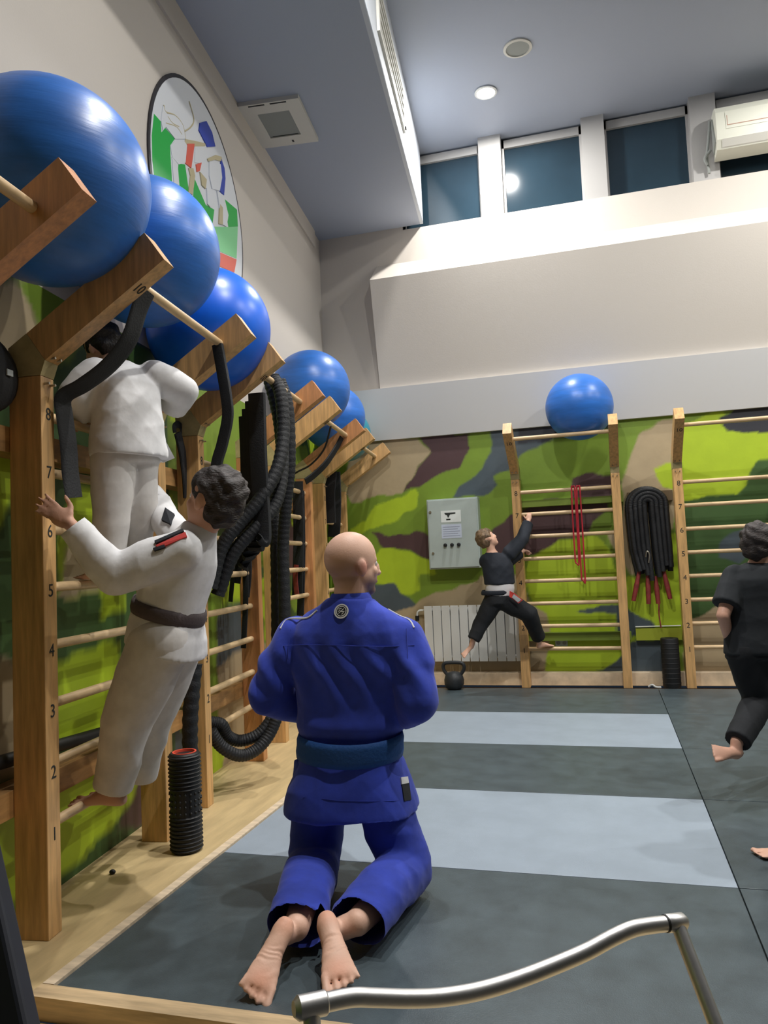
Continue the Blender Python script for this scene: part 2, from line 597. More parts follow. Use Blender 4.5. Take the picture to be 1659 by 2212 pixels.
back_polys = [
    (BEIGE, bp([(760, 955), (824, 950), (904, 945), (933, 978), (900, 1011), (886, 1036), (868, 1062), (817, 1073), (763, 1087), (740, 1040)])),
    (MAROON, bp([(907, 940), (1012, 935), (1016, 968), (991, 1007), (954, 1025), (918, 1044), (907, 1053), (868, 1062), (886, 1036), (900, 1011), (933, 978)])),
    (SLATE, bp([(1060, 920), (1190, 915), (1190, 948), (1164, 960), (1128, 986), (1099, 1018), (1067, 1029), (1077, 1044), (1059, 1062), (1027, 1073), (976, 1073), (1009, 1040), (1041, 1011), (1059, 975)])),
    (NEARBLK, bp([(1115, 925), (1330, 900), (1330, 925), (1190, 952), (1120, 960)])),
    (LIME, bp([(806, 1094), (831, 1083), (900, 1058), (908, 1069), (897, 1094), (864, 1120), (824, 1138), (784, 1152), (740, 1160), (755, 1140), (792, 1127)])),
    (MAROON, bp([(803, 1152), (846, 1156), (897, 1149), (940, 1159), (940, 1217), (889, 1192), (835, 1185), (817, 1170)])),
    (LIME, bp([(824, 1181), (889, 1196), (940, 1217), (940, 1250), (927, 1264), (889, 1286), (868, 1279), (780, 1240)])),
    (SLATE, bp([(780, 1255), (853, 1264), (886, 1293), (905, 1310), (905, 1335), (780, 1335)])),
    (BEIGE, bp([(870, 1318), (905, 1300), (990, 1262), (1035, 1240), (1120, 1240), (1140, 1300), (1190, 1320), (1182, 1500), (840, 1500), (840, 1330)])),
    (GREEN, bp([(905, 1240), (1040, 1232), (1035, 1250), (985, 1270), (905, 1285)])),
    (MAROON, bp([(1060, 1141), (1110, 1110), (1150, 1090), (1179, 1080), (1232, 1074), (1240, 1033), (1277, 1022), (1341, 1029), (1345, 1047), (1320, 1062), (1316, 1098), (1284, 1123), (1273, 1152), (1204, 1166), (1197, 1188), (1150, 1202), (1100, 1195), (1050, 1200)])),
    (LIME, bp([(1140, 1213), (1204, 1170), (1277, 1155), (1310, 1180), (1340, 1250), (1350, 1300), (1400, 1500), (1180, 1500), (1185, 1330), (1140, 1290)])),
    (SLATE, bp([(1240, 1318), (1277, 1311), (1349, 1307), (1417, 1347), (1428, 1372), (1338, 1376), (1327, 1329)])),
    (SLATE, bp([(1266, 1500), (1291, 1448), (1338, 1419), (1360, 1383), (1440, 1380), (1440, 1500)])),
    (BEIGE, bp([(1385, 939), (1421, 915), (1460, 900), (1456, 1033), (1458, 1141), (1432, 1165), (1418, 1230), (1360, 1240), (1310, 1160), (1341, 1123), (1345, 1054), (1352, 1025), (1367, 975)])),
    (LIME, bp([(1414, 1011), (1462, 998), (1462, 1054), (1432, 1054)])),
    (LIME, bp([(1439, 1163), (1470, 1150), (1485, 1370), (1425, 1365), (1417, 1350), (1349, 1305), (1350, 1242), (1400, 1250), (1435, 1249)])),
    (LIME, bp([(1470, 915), (1560, 890), (1590, 935), (1700, 925), (1700, 985), (1638, 997), (1623, 1033), (1594, 1069), (1470, 1080)])),
    (NEARBLK, bp([(1556, 908), (1583, 880), (1700, 870), (1700, 922), (1616, 939), (1573, 932)])),
    (DKGREEN, bp([(1475, 1080), (1594, 1069), (1638, 1000), (1700, 985), (1700, 1330), (1540, 1330), (1500, 1340), (1475, 1300)])),
    (SLATE, bp([(1560, 1165), (1600, 1140), (1640, 1180), (1600, 1215), (1550, 1205)])),
    (BEIGE, bp([(1480, 1345), (1544, 1314), (1600, 1300), (1700, 1310), (1700, 1500), (1480, 1500)])),
]
wb = camo_wall('wall_back', np.array([BX0, YB, 0.0]), np.array([1.0, 0, 0]), np.array([0, 0, 1.0]), 4.6, BZ1, 0.0125, back_polys, 11,
               base=([(0, 0), (4.4, 0), (4.4, 2.4), (0, 2.4)], GREEN))
wb2 = camo_wall('wall_back', np.array([BX0 + 4.6, YB, 0.0]), np.array([1.0, 0, 0]), np.array([0, 0, 1.0]), XR - BX0 - 4.6, BZ1, 0.05, [], 12)
tag(wb2, kind='structure', label='camouflage wall continuing beyond the right edge')
tag(wb, kind='structure', label='back wall painted in green and brown camouflage')

LY0, LZ1 = -3.4, 2.32


def lp(pts):
    out = []
    for (x, y) in pts:
        p = w2l(atLx(x, y, XW))
        out.append((p[1] - LY0, p[2]))
    return out


left_polys = [
    (BEIGE, lp([(-80, 600), (60, 600), (95, 700), (60, 790), (-80, 800)])),
    (GREEN, lp([(40, 600), (260, 600), (250, 700), (120, 790), (90, 720)])),
    (LIME, lp([(150, 1060), (270, 1040), (270, 1330), (120, 1340), (125, 1120)])),
    (LIME, lp([(-60, 960), (25, 970), (30, 1060), (-10, 1150), (-60, 1160)])),
    (LIME, lp([(110, 1420), (260, 1380), (260, 1520), (225, 1600), (110, 1600)])),
    (DKGREEN, lp([(100, 1290), (225, 1280), (215, 1400), (100, 1430)])),
    (BEIGE, lp([(-80, 1440), (70, 1420), (130, 1640), (60, 1690), (-80, 1690)])),
    (BEIGE, lp([(120, 1290), (150, 1180), (215, 1210), (215, 1280)])),
    (LIME, lp([(-80, 1760), (60, 1750), (200, 1660), (330, 1640), (320, 1700), (140, 1890), (-80, 2010)])),
    (MAROON, lp([(255, 1790), (300, 1690), (335, 1660), (345, 1740), (300, 1790)])),
    (LIME, lp([(480, 1150), (560, 1140), (560, 1230), (520, 1300), (480, 1300)])),
    (SLATE, lp([(470, 1325), (530, 1300), (530, 1430), (470, 1440)])),
    (BEIGE, lp([(470, 1440), (530, 1400), (640, 1380), (640, 1560), (490, 1660), (470, 1600)])),
    (LIME, lp([(455, 1590), (490, 1610), (480, 1660), (455, 1690)])),
    (LIME, lp([(630, 1000), (660, 1000), (660, 1130), (630, 1130)])),
    (LIME, lp([(570, 1160), (592, 1160), (592, 1380), (570, 1380)])),
]
wl = camo_wall('wall_left', l2w(XW, LY0, 0), l2w(0, 1, 0), np.array([0, 0, 1.0]), 7.5 - LY0, LZ1, 0.02, left_polys, 23,
               base=([(5.0, 0), (7.2, 0), (7.2, 2.32), (5.0, 2.32)], DKGREEN))
tag(wl, kind='structure', label='lower left wall painted in dark green camouflage')

# upper walls
e0, e1 = l2w(XW, -3.4, 0), l2w(XW, 7.45, 0)
o0, o1 = l2w(XW - 0.12, -3.4, 0), l2w(XW - 0.12, 7.45, 0)
up = quadbox([(o0[0], o0[1]), (e0[0], e0[1]), (e1[0], e1[1]), (o1[0], o1[1])], LZ1, Z_CEIL + 0.05).build('wall_left', WALL)
tag(up, kind='structure', label='plain white upper part of the left wall')
e0, e1 = l2w(XW + 0.018, -3.4, 0), l2w(XW + 0.018, 7.2, 0)
o0, o1 = l2w(XW - 0.02, -3.4, 0), l2w(XW - 0.02, 7.2, 0)
tr = quadbox([(o0[0], o0[1]), (e0[0], e0[1]), (e1[0], e1[1]), (o1[0], o1[1])], 4.31, Z_LOW + 0.005).build('trim_4', WALL)
tag(tr, kind='structure', label='shallow white moulding under the lowered ceiling')

SILL = 4.45
m = MB()
m.box(-4.0, XR, YB, YB + 0.3, 2.41, SILL)
m.box(-4.0, -1.72, YB, YB + 0.3, SILL, Z_CEIL)
o = m.build('wall_back', WALL)
tag(o, kind='structure', label='white upper part of the back wall under the windows')
o = MB().prism([(YB - 0.035, 2.365), (YB, 2.365), (YB, 2.858), (YB - 0.125, 2.858)], 0, -2.80, XR).build('trim_5', mat('cool_white_paint', (206, 206, 206), 0.7))
tag(o, kind='structure', label='lower white boxed band across the back wall')
m = MB()
m.prism([(YB - 0.075, 2.85), (YB, 2.85), (YB, 4.12), (YB - 0.28, 3.885)], 0, -2.0, XR)
o = m.build('trim_6', WALL)
tag(o, kind='structure', label='wide white panel leaning out under the windows with a sloping ledge')
o = MB().box(XR, XR + 0.1, YN, 7.5, -0.16, Z_CEIL).build('wall_right', mat('low_bounce_wall', (70, 72, 70), 0.7))  # unseen wall, coloured dark to reduce bounced light
tag(o, kind='structure', label='plain wall on the right, outside the picture')
o = MB().box(-4.2, XR, YN - 0.1, YN, -0.16, Z_CEIL).build('wall_front', mat('low_bounce_wall', (70, 72, 70), 0.7))  # also unseen, dark colour keeps bounce off the kneeling man's back
tag(o, kind='structure', label='plain wall behind the viewer')
o = MB().box(-4.0, XR, 7.62, 7.66, SILL - 0.2, Z_CEIL + 0.1).build('wall_back', mat('dark_outside', (20, 26, 34), 0.9))
tag(o, kind='structure', label='dark recess behind the night windows')

# windows
WY = YB + 0.13
edges = []
for pl, pr in ((872, 1042), (1090, 1262), (1314, 1496), (1556, 1760)):
    edges.append((atY(pl, 470 if pl < 1000 else 440, WY)[0], atY(pr, 440 if pl < 1000 else 400, WY)[0]))
for i, (x0, x1) in enumerate(edges):
    w = empty('window_%d' % (i + 1), (x0, WY, SILL), kind='structure', label='night-dark clerestory window, number %d from the left corner' % (i + 1))
    off = (x0, WY, SILL)
    MB().box(x0, x1, WY + 0.02, WY + 0.03, SILL, Z_CEIL - 0.04).build('pane', GLASS, w, off=off)
    fr = MB()
    t = 0.022
    fr.box(x0 - 0.004, x0 + t, WY - 0.01, WY + 0.05, SILL, Z_CEIL - 0.02)
    fr.box(x1 - t, x1 + 0.004, WY - 0.01, WY + 0.05, SILL, Z_CEIL - 0.02)
    fr.box(x0, x1, WY - 0.01, WY + 0.05, Z_CEIL - 0.10, Z_CEIL - 0.02)
    fr.box(x0, x1, WY - 0.01, WY + 0.05, SILL, SILL + 0.016)
    fr.build('frame', FRAME_W, w, off=off)
xs = [(-1.72, edges[0][0])] + [(edges[i][1], edges[i + 1][0]) for i in range(3)] + [(edges[3][1], XR)]
for i, (x0, x1) in enumerate(xs):
    o = MB().box(x0, x1, YB + 0.02 if i < 4 else YB, YB + 0.28, SILL, Z_CEIL).build('trim_%d' % (7 + i), FRAME_W)
    tag(o, kind='structure', label='white pier beside the clerestory windows')
o = MB().box(-1.75, XR, YB + 0.28, YB + 0.31, SILL, Z_CEIL).build('trim_12', mat('dark_outside', (20, 26, 34), 0.9))
tag(o, kind='structure', label='black night behind the glass')

o = MB().box(-2.55, XR, YB - 0.085, YB - 0.001, 0.0, 0.115, 0.004).build('baseboard_back', LATH)
tag(o, kind='structure', label='pale wooden ledge at the foot of the back wall')

# wall rails that carry the left wall bars
for i, (z0, z1) in enumerate(((0.394, 0.482), (1.612, 1.700))):
    p0, p1 = l2w(XW, 0.2, 0), l2w(XW, 7.2, 0)
    q0, q1 = l2w(XW + 0.097, 0.2, 0), l2w(XW + 0.097, 7.2, 0)
    o = quadbox([(p0[0], p0[1]), (q0[0], q0[1]), (q1[0], q1[1]), (p1[0], p1[1])], z0, z1).build('trim_%d' % (13 + i), RAIL)
    tag(o, kind='structure', label='horizontal pine rail on the left wall, %s' % ('low' if i == 0 else 'high'))
for i, (z0, z1) in enumerate(((0.40, 0.47), (1.62, 1.68))):
    o = MB().box(-0.78, 0.2, YB - 0.095, YB, z0, z1).build('trim_%d' % (15 + i), CAMO if False else mat('painted_rail', (112, 132, 46), 0.6))
    tag(o, kind='structure', label='painted rail behind the back wall bars, %s' % ('low' if i == 0 else 'high'))
    o = MB().box(0.24, 0.62, YB - 0.05, YB, z0 - 0.01, z1 + 0.02).build('trim_%d' % (17 + i), mat('painted_rail_lime' if i == 0 else 'painted_rail_brown', (150, 160, 40) if i == 0 else (110, 92, 66), 0.6))
    tag(o, kind='structure', label='short painted rail between the back wall bars, %s' % ('low' if i == 0 else 'high'))

# ------------------------------------------------------------------ mats
ROWS = [1.932, 2.957, 3.945, 4.917, 5.910, 6.965]
COLS = [-1.600, 0.387, 2.375, 4.36]
row_words = ['nearest row', 'second row', 'third row', 'fourth row', 'farthest row']
for c in range(3):
    for r in range(5):
        light = (c == 0 and r in (1, 3))
        x0, x1, y0, y1 = COLS[c], COLS[c + 1], ROWS[r], ROWS[r + 1]
        g = 0.002
        o = MB().box(x0 + g, x1 - g, y0 + g, y1 - g, -0.03, 0.0, 0.003).build('floor_mat', MAT_L if light else MAT_D, off=(x0, y0, -0.03), loc=(x0, y0, -0.03))
        side = ['beside the plywood strip', 'right of the light mats', 'beyond the right edge'][c]
        if light:
            lab = 'light grey tatami mat, %s' % ('the near one by the kneeling man' if r == 1 else 'the far one')
        else:
            lab = 'charcoal tatami mat in the %s, %s' % (row_words[r], side)
        tag(o, lab, 'mat', 'tatami mats on the floor')

# ------------------------------------------------------------------ lamps
for i, (x, y) in enumerate(LAMP_SPOTS):
    vis = (i == 0)
    t = empty('ceiling_downlight', (x, y, Z_CEIL), label=('lit round downlight on the ceiling in front of the windows' if vis else 'round ceiling downlight outside the picture, %s' % ['', 'above the kneeling man', 'right of the visible one', 'above the near mats', 'right of the near one', 'far to the right'][i]),
              cat='ceiling light', group='ceiling downlights')
    MB().lathe([(0.088, 0.0), (0.098, -0.004), (0.098, -0.012), (0.080, -0.016), (0.080, -0.002)], n=32).build('trim_ring', WHITE_METAL, t, True)
    MB().lathe([(0.079, 0.0), (0.079, -0.011), (0.05, -0.014), (0.01, -0.015)], n=32).build('diffuser', LAMP_GLOW, t, True)
    ld = bpy.data.lights.new('downlight', 'AREA')
    ld.shape = 'DISK'
    ld.size = 0.13
    ld.energy = LAMP_POWER
    ld.color = LAMP_COLOR
    lo = bpy.data.objects.new('light_source', ld)
    COL.objects.link(lo)
    lo.parent = t
    lo.location = (0, 0, -0.02)
# ------------------------------------------------------------------ wall bars
LAD_W = 0.946
RUNG_Z = [0.339 + 0.2019 * n for n in range(8)]
_num = {}


def make_wall_bars(label, post_mats):
    t = empty('wall_bars', label=label, cat='wall bars', group='wooden wall bars')
    s = 0.0025
    for k, y0 in enumerate((0.0, LAD_W - 0.075)):
        pm = post_mats[k]
        p = MB().box(0.098, 0.218, y0, y0 + 0.075, 0.0, 1.87, 0.004).build('post', pm, t)
        blk = MB()
        blk.prism([(0.098, 1.871), (0.218, 1.871), (0.235, 1.920), (0.167, 2.019), (0.098, 1.972)], 1, y0 - 0.001, y0 + 0.076)
        blk.build('bend_block', BLOCK_WOOD, t)
        arm = MB()
        arm.prism([(0.2355, 1.9203), (0.675, 2.225), (0.607, 2.324), (0.1675, 2.0193)], 1, y0, y0 + 0.075)
        ao = arm.build('arm', pm, t)
        bv = MB()
        for zz in (1.845, 1.93):
            bv.cyl((0.212, y0 + 0.02, zz), (0.238 if zz < 1.9 else 0.262, y0 + 0.02, zz), 0.0045, 8)
            bv.cyl((0.212, y0 + 0.055, zz), (0.238 if zz < 1.9 else 0.262, y0 + 0.055, zz), 0.0045, 8)
        tag(bv.build('bolt', STEEL_D, t), kind='stuff')
        if k == 0:
            for n in range(8):
                if n not in _num:
                    _num[n] = text_mesh(str(n + 1), 0.062, INK)
                M = Matrix(((0, 0, 1, 0.2185), (1, 0, 0, y0 + 0.040), (0, 1, 0, RUNG_Z[n] - 0.012), (0, 0, 0, 1)))
                mesh_obj('number_print', _num[n], p, M)
            if 10 not in _num:
                _num[10] = text_mesh('10', 0.055, INK)
            d = Vector((0.822, 0, 0.569))
            nn = Vector((0.569, 0, -0.822))
            q = Vector((0.2355, 0, 1.9203)) + d * 0.40 + nn * 0.0007
            xax = Vector((0, 1, 0))
            yax = nn.cross(xax)
            M = Matrix(((xax.x, yax.x, nn.x, q.x), (xax.y, yax.y, nn.y, y0 + 0.038), (xax.z, yax.z, nn.z, q.z), (0, 0, 0, 1)))
            mesh_obj('number_print', _num[10], ao, M)
    r0 = None
    spots = [(0.163, z) for z in RUNG_Z] + [(0.525, 2.194)]
    for (x, z) in spots:
        if r0 is None:
            r0 = MB().cyl((0, 0.04, 0), (0, LAD_W - 0.04, 0), 0.0175, 16).build('rung', RUNG_WOOD, t, True)
            r0.location = (x, 0, z)
        else:
            share(r0, 'rung', t, (x, 0, z))
    return t


bars = [
    (1.927 - 0.871 - 0.075, 'pine wall bars at the left picture edge, only one arm in view'),
    (2.4227 - 0.075, 'nearest pine wall bars, climbed by the two boys in white'),
    (3.751 - 0.075, 'pine wall bars with the thick black ropes, left of the kneeling man'),
    (5.093 - 0.075, 'third pine wall bars from the viewer, behind the ropes'),
    (6.408 - 0.075, 'pine wall bars on the left wall nearest the back corner'),
]
bar_objs = []
for i, (y, lab) in enumerate(bars):
    t = make_wall_bars(lab, (POST_WOOD, POST_WOOD) if i in (1, 4) else (POST_WOOD, POST_WOOD_B))
    t.location = l2w(XW, y, 0)
    t.rotation_euler = (0, 0, YAW_L)
    bar_objs.append(t)
for x, lab in ((-0.765, 'pine wall bars on the back wall with a blue ball on top'), (0.62, 'pine wall bars on the back wall behind the running boy')):
    t = make_wall_bars(lab, (POST_WOOD, POST_WOOD))
    t.location = (x, YB, 0)
    t.rotation_euler = (0, 0, -math.pi / 2)


# ------------------------------------------------------------------ gym balls
def gym_ball(c, r, m, label, vdir):
    t = empty('gym_ball', (c[0], c[1], c[2] - r), label=label, cat='exercise ball', group='inflated gym balls on the wall bars')
    mb = MB()
    mb.sphere((0, 0, r), r, 64, 40)
    b = mb.build('shell', m, t, True)
    v = unit(vdir)
    p = v * r
    q = MB()
    q.tube([np.array([0, 0, r]) + p * 0.985, np.array([0, 0, r]) + p * 1.004], 0.013, 14)
    q.tube([np.array([0, 0, r]) + p * 0.985, np.array([0, 0, r]) + p * 1.008], 0.005, 10)
    q.build('valve_plug', VALVE, t, True)
    return t


for (yl, z, r, m, lab, vd) in (
        (2.238, 2.472, 0.326, BALL, 'largest blue gym ball in the top left corner', (0.05, 0.2, 1.0)),
        (2.955, 2.530, 0.309, BALL, 'second blue gym ball along the left wall, over the upper boy', (-0.3, 0.6, 0.8)),
        (3.635, 2.400, 0.310, BALL_B, 'brighter blue gym ball behind the hanging strap', (-0.3, 0.6, 0.8)),
        (5.695, 2.535, 0.303, BALL, 'blue gym ball on the third wall bars, above the ropes', (-0.3, 0.6, 0.8)),
        (6.50, 2.462, 0.285, BALL, 'blue gym ball on the left wall, second from the back corner', (-0.3, 0.6, 0.8)),
        (7.10, 2.400, 0.255, BALL_T, 'teal gym ball in the back corner', (-0.3, 0.6, 0.8))):
    gym_ball(l2w(XW + r + 0.002, yl, z), r, m, lab, vd)
gym_ball(np.array([-0.1235, 6.822, 2.450]), 0.2890, BALL, 'blue gym ball on top of the back wall bars', (0.3, 0.5, 0.8))


# ------------------------------------------------------------------ round emblem on the left wall
EC = (4.345, 3.411)
ER = 0.717
em = empty('round_emblem', l2w(XW, EC[0], EC[1]), YAW_L, label='round club emblem with two wrestling fighters on the white wall', cat='wall sign')


def ep(pts):
    out = []
    for (cx_, cy_) in pts:
        p = w2l(atLx(290 + cx_ * 0.2034, 160 + cy_ * 0.2034, XW + 0.012))
        y, z = p[1] - EC[0], p[2] - EC[1]
        rr = math.hypot(y, z)
        if rr > ER - 0.035:
            y, z = y * (ER - 0.035) / rr, z * (ER - 0.035) / rr
        out.append((y, z))
    return out


E_W = mat('emblem_white', (214, 218, 224), 0.5)
E_K = mat('emblem_black', (34, 32, 38), 0.5)
E_G = mat('emblem_green', (0, 168, 62), 0.5)
E_LG = mat('emblem_light_green', (120, 204, 140), 0.5)
E_R = mat('emblem_red', (214, 92, 74), 0.5)
E_B = mat('emblem_blue', (42, 66, 170), 0.5)
E_T = mat('emblem_tan', (186, 176, 142), 0.5)
circ = [(ER * math.cos(a_), ER * math.sin(a_)) for a_ in np.linspace(0, 2 * math.pi, 72, endpoint=False)]
MB().prism(circ, 0, 0.001, 0.010).build('black_rim', E_K, em)
circ2 = [((ER - 0.022) * math.cos(a_), (ER - 0.022) * math.sin(a_)) for a_ in np.linspace(0, 2 * math.pi, 72, endpoint=False)]
MB().prism(circ2, 0, 0.010, 0.0115).build('white_field', E_W, em)
lvl = 0.0118
# lower field: green, then pale green and red bands (lower part mirrors what the balls hide)
low_green = []
for a_ in np.linspace(math.radians(-172), math.radians(-8), 40):
    low_green.append(((ER - 0.05) * math.cos(a_), (ER - 0.05) * math.sin(a_)))
shapes = [
    (E_G, ep([(210, 420), (280, 500), (290, 620), (330, 570), (430, 690), (380, 760), (400, 1110), (420, 1400), (300, 1500), (160, 1250), (120, 850), (150, 600)])),
    (E_G, ep([(470, 950), (540, 960), (580, 1240), (600, 1500), (440, 1400)])),
    (E_G, ep([(640, 1110), (760, 1390), (850, 1440), (830, 1600), (700, 1700), (610, 1500)])),
    (E_G, ep([(950, 1320), (1090, 1440), (1100, 1620), (1000, 1625)])),
    (E_LG, ep([(850, 1620), (1000, 1625), (1098, 1625), (1085, 1960), (900, 1880), (700, 1820), (500, 1700), (560, 1560), (720, 1700)])),
    (E_R, ep([(900, 1890), (1085, 1970), (1060, 2110), (900, 2040), (760, 1960), (760, 1850)])),
    (E_T, ep([(540, 690), (690, 720), (760, 740), (740, 780), (640, 770), (530, 740)])),
    (E_W, ep([(380, 760), (430, 710), (520, 700), (560, 760), (545, 940), (470, 960), (400, 880)])),
    (E_W, ep([(640, 770), (750, 770), (750, 880), (700, 950), (640, 940)])),
    (E_W, ep([(395, 880), (455, 950), (475, 1200), (420, 1190)])),
    (E_W, ep([(300, 330), (340, 420), (430, 440), (520, 520), (540, 690), (430, 690), (330, 560), (300, 600), (280, 500)])),
    (E_R, ep([(560, 740), (635, 740), (620, 860), (600, 1000), (540, 950)])),
    (E_R, ep([(650, 960), (710, 940), (690, 1030), (660, 1040)])),
    (E_T, ep([(570, 1000), (620, 1000), (640, 1080), (615, 1280), (570, 1260), (590, 1080)])),
    (E_B, ep([(690, 520), (760, 500), (820, 620), (855, 770), (770, 775), (680, 600)])),
    (E_T, ep([(770, 900), (860, 860), (920, 880), (930, 930), (850, 910), (780, 930)])),
    (E_W, ep([(790, 930), (850, 920), (910, 960), (930, 1120), (900, 1240), (820, 1220), (790, 1080)])),
    (E_B, ep([(915, 900), (950, 1000), (960, 1110), (945, 1290), (900, 1240), (925, 1100), (910, 960)])),
    (E_T, ep([(690, 1040), (760, 1120), (750, 1220), (710, 1180)])),
    (E_W, ep([(760, 1210), (840, 1230), (840, 1380), (800, 1420), (770, 1380)])),
    (E_W, ep([(870, 1240), (940, 1290), (990, 1500), (970, 1620), (930, 1600), (900, 1440)])),
    (E_T, ep([(900, 1380), (930, 1420), (930, 1600), (890, 1590)])),
]
for i, (m_, poly) in enumerate(shapes):
    MB().prism(poly, 0, 0.0112, 0.0118 + 0.0004 * i).build('painted_shape', m_, em)
ln = MB()
for pts in ([(310, 330), (330, 400), (430, 440), (510, 540), (540, 690)], [(580, 290), (630, 480), (600, 560), (530, 610)], [(350, 450), (400, 520), (470, 560)], [(330, 520), (440, 560), (500, 640)]):
    q = ep(pts)
    ln.tube(spline([(0.0135, p_[0], p_[1]) for p_ in q], 16), 0.004, 6)
ln.build('outline_stroke', E_T, em)

# ------------------------------------------------------------------ ceiling fittings
cs = l2w(-1.525, 5.305, 0)
t = empty('ceiling_cassette', (cs[0], cs[1], Z_LOW), YAW_L, label='square white air cassette in the lowered ceiling', cat='air vent')
m = MB()
h = 0.225
for (x0, x1, y0, y1) in ((-h, h, -0.285, -0.16), (-h, h, 0.16, 0.285), (-h, -0.12, -0.16, 0.16), (0.12, h, -0.16, 0.16)):
    m.box(x0, x1, y0, y1, -0.03, 0.0)
m.build('frame', VENT_W, t)
MB().box(-0.12, 0.12, -0.16, 0.16, -0.022, -0.002).build('filter_grille', VENT_G, t)
m = MB()
for x in (-0.09, 0.07):
    m.box(x - 0.06, x + 0.06, -0.272, -0.258, -0.0308, -0.029)
m.build('air_slot', DARKP, t)
MB().box(0.03, 0.045, 0.215, 0.245, -0.0312, -0.029).build('indicator', DARKP, t)
MB().box(-0.10, 0.10, 0.150, 0.158, -0.0228, -0.02).build('grille_catch', DARKP, t)

vp = l2w(-0.68, 5.35, 0)
t = empty('bulkhead_vent', (vp[0], vp[1], Z_LOW + 0.35), YAW_L, label='white slotted air unit on the side of the lowered ceiling', cat='air vent')
m = MB()
m.box(0.0, 0.02, -0.62, 0.62, -0.19, -0.15)
m.box(0.0, 0.02, -0.62, 0.62, 0.15, 0.19)
m.box(0.0, 0.02, -0.62, -0.57, -0.15, 0.15)
m.box(0.0, 0.02, 0.57, 0.62, -0.15, 0.15)
m.build('frame', VENT_W, t)
MB().box(0.0, 0.006, -0.57, 0.57, -0.15, 0.15).build('back_panel', VENT_G, t)
for k in range(4):
    MB().box(0.004, 0.018, -0.57, 0.57, -0.125 + k * 0.075, -0.10 + k * 0.075).build('slat', VENT_W, t)
MB().box(0.02, 0.03, 0.585, 0.61, -0.17, -0.15).build('sensor', DARKP, t)

sp = atZ(1118, 103, Z_CEIL)
t = empty('ceiling_speaker', (sp[0], sp[1], Z_CEIL), label='round flush ceiling speaker with a pale rim', cat='speaker')
MB().lathe([(0.115, 0.0), (0.115, -0.01), (0.095, -0.014), (0.093, -0.006)], n=36).build('rim', VENT_W, t, True)
MB().lathe([(0.093, 0.0), (0.092, -0.007), (0.02, -0.008)], n=36).build('grille', VENT_G, t, True)

# air conditioner in front of the right window
ax = atY(1545, 290, 7.05)[0]
t = empty('air_conditioner', (ax, YB + 0.0, 4.60), label='ivory wall air conditioner at the right end of the windows', cat='air conditioner')
m = MB()
prof = [(0.0, 0.0), (-0.17, 0.02), (-0.215, 0.09), (-0.225, 0.16), (-0.215, 0.33), (-0.17, 0.395), (-0.10, 0.41), (0.0, 0.41)]
m.prism(prof, 0, 0.0, 0.92)
m.build('body', AC_WHITE, t)
MB().prism([(-0.228, 0.17), (-0.2245, 0.17), (-0.2185, 0.315), (-0.222, 0.315)], 0, 0.075, 0.86).build('front_panel', AC_WHITE, t)
m = MB()
m.prism([(-0.2275, 0.20), (-0.2245, 0.20), (-0.2215, 0.29), (-0.2245, 0.29)], 0, 0.085, 0.09)
m.prism([(-0.2285, 0.198), (-0.2245, 0.198), (-0.2245, 0.205), (-0.2285, 0.205)], 0, 0.085, 0.42)
m.build('label_edge', mat('faded_red_line', (176, 140, 120), 0.6), t)
MB().prism([(-0.185, 0.034), (-0.176, 0.028), (-0.213, 0.085), (-0.222, 0.088)], 0, 0.04, 0.88).build('air_flap', VENT_W, t)
MB().prism([(-0.16, 0.10), (-0.05, 0.04), (-0.02, 0.30), (-0.06, 0.36)], 0, -0.012, 0.0).build('end_cap', VENT_G, t)
pc = MB()
pc.tube(spline([(-0.02, -0.03, 0.36), (-0.04, -0.03, 0.2), (-0.06, -0.02, 0.06), (-0.05, -0.01, -0.10)], 20), 0.012, 8)
pc.tube(spline([(-0.03, -0.03, 0.1), (-0.08, -0.04, 0.03), (-0.06, -0.03, -0.03)], 14), 0.014, 8)
pc.build('connection_pipe', VENT_G, t, True)

# ------------------------------------------------------------------ back wall equipment
ct = [atY(921, 1080, 7.06), atY(1030, 1072, 7.06), atY(1040, 1226, 7.06)]
x0, x1, z1, z0 = ct[0][0], ct[1][0] + 0.004, ct[0][2], ct[2][2]
t = empty('electrical_cabinet', (x0, YB, z0), label='pale grey electrical cabinet with two notices on the camouflage wall', cat='cabinet')
w_, h_ = x1 - x0, z1 - z0
MB().box(0, w_, -0.13, -0.001, 0, h_, 0.004).build('body', CAB, t)
dr = MB().box(0.012, w_ - 0.012, -0.142, -0.131, 0.012, h_ - 0.012, 0.003).build('door', CAB, t)
kn = MB()
for q in ((0.035, h_ - 0.12), (0.045, 0.15)):
    kn.cyl((q[0], -0.143, q[1]), (q[0], -0.150, q[1]), 0.012, 14)
kn.build('lock', STEEL_D, dr, True)
MB().box(0.135, 0.325, -0.1435, -0.1425, 0.435, 0.545).build('notice', PAPER, t)
MB().box(0.135, 0.325, -0.1435, -0.1425, 0.285, 0.415).build('notice', PAPER2, t)
ik = MB()
ik.prism([(0.17, 0.525), (0.275, 0.525), (0.275, 0.512), (0.225, 0.508), (0.215, 0.495), (0.21, 0.480), (0.20, 0.480), (0.195, 0.500), (0.175, 0.510)], 1, -0.1442, -0.1434)
ik.box(0.185, 0.225, -0.1442, -0.1434, 0.455, 0.468)
ik.build('notice_print', INK, t)
ik = MB()
for k in range(5):
    ik.box(0.15, 0.31 - 0.02 * (k % 2), -0.1442, -0.1434, 0.305 + k * 0.021, 0.310 + k * 0.021)
ik.build('notice_print', INK_SOFT, t)
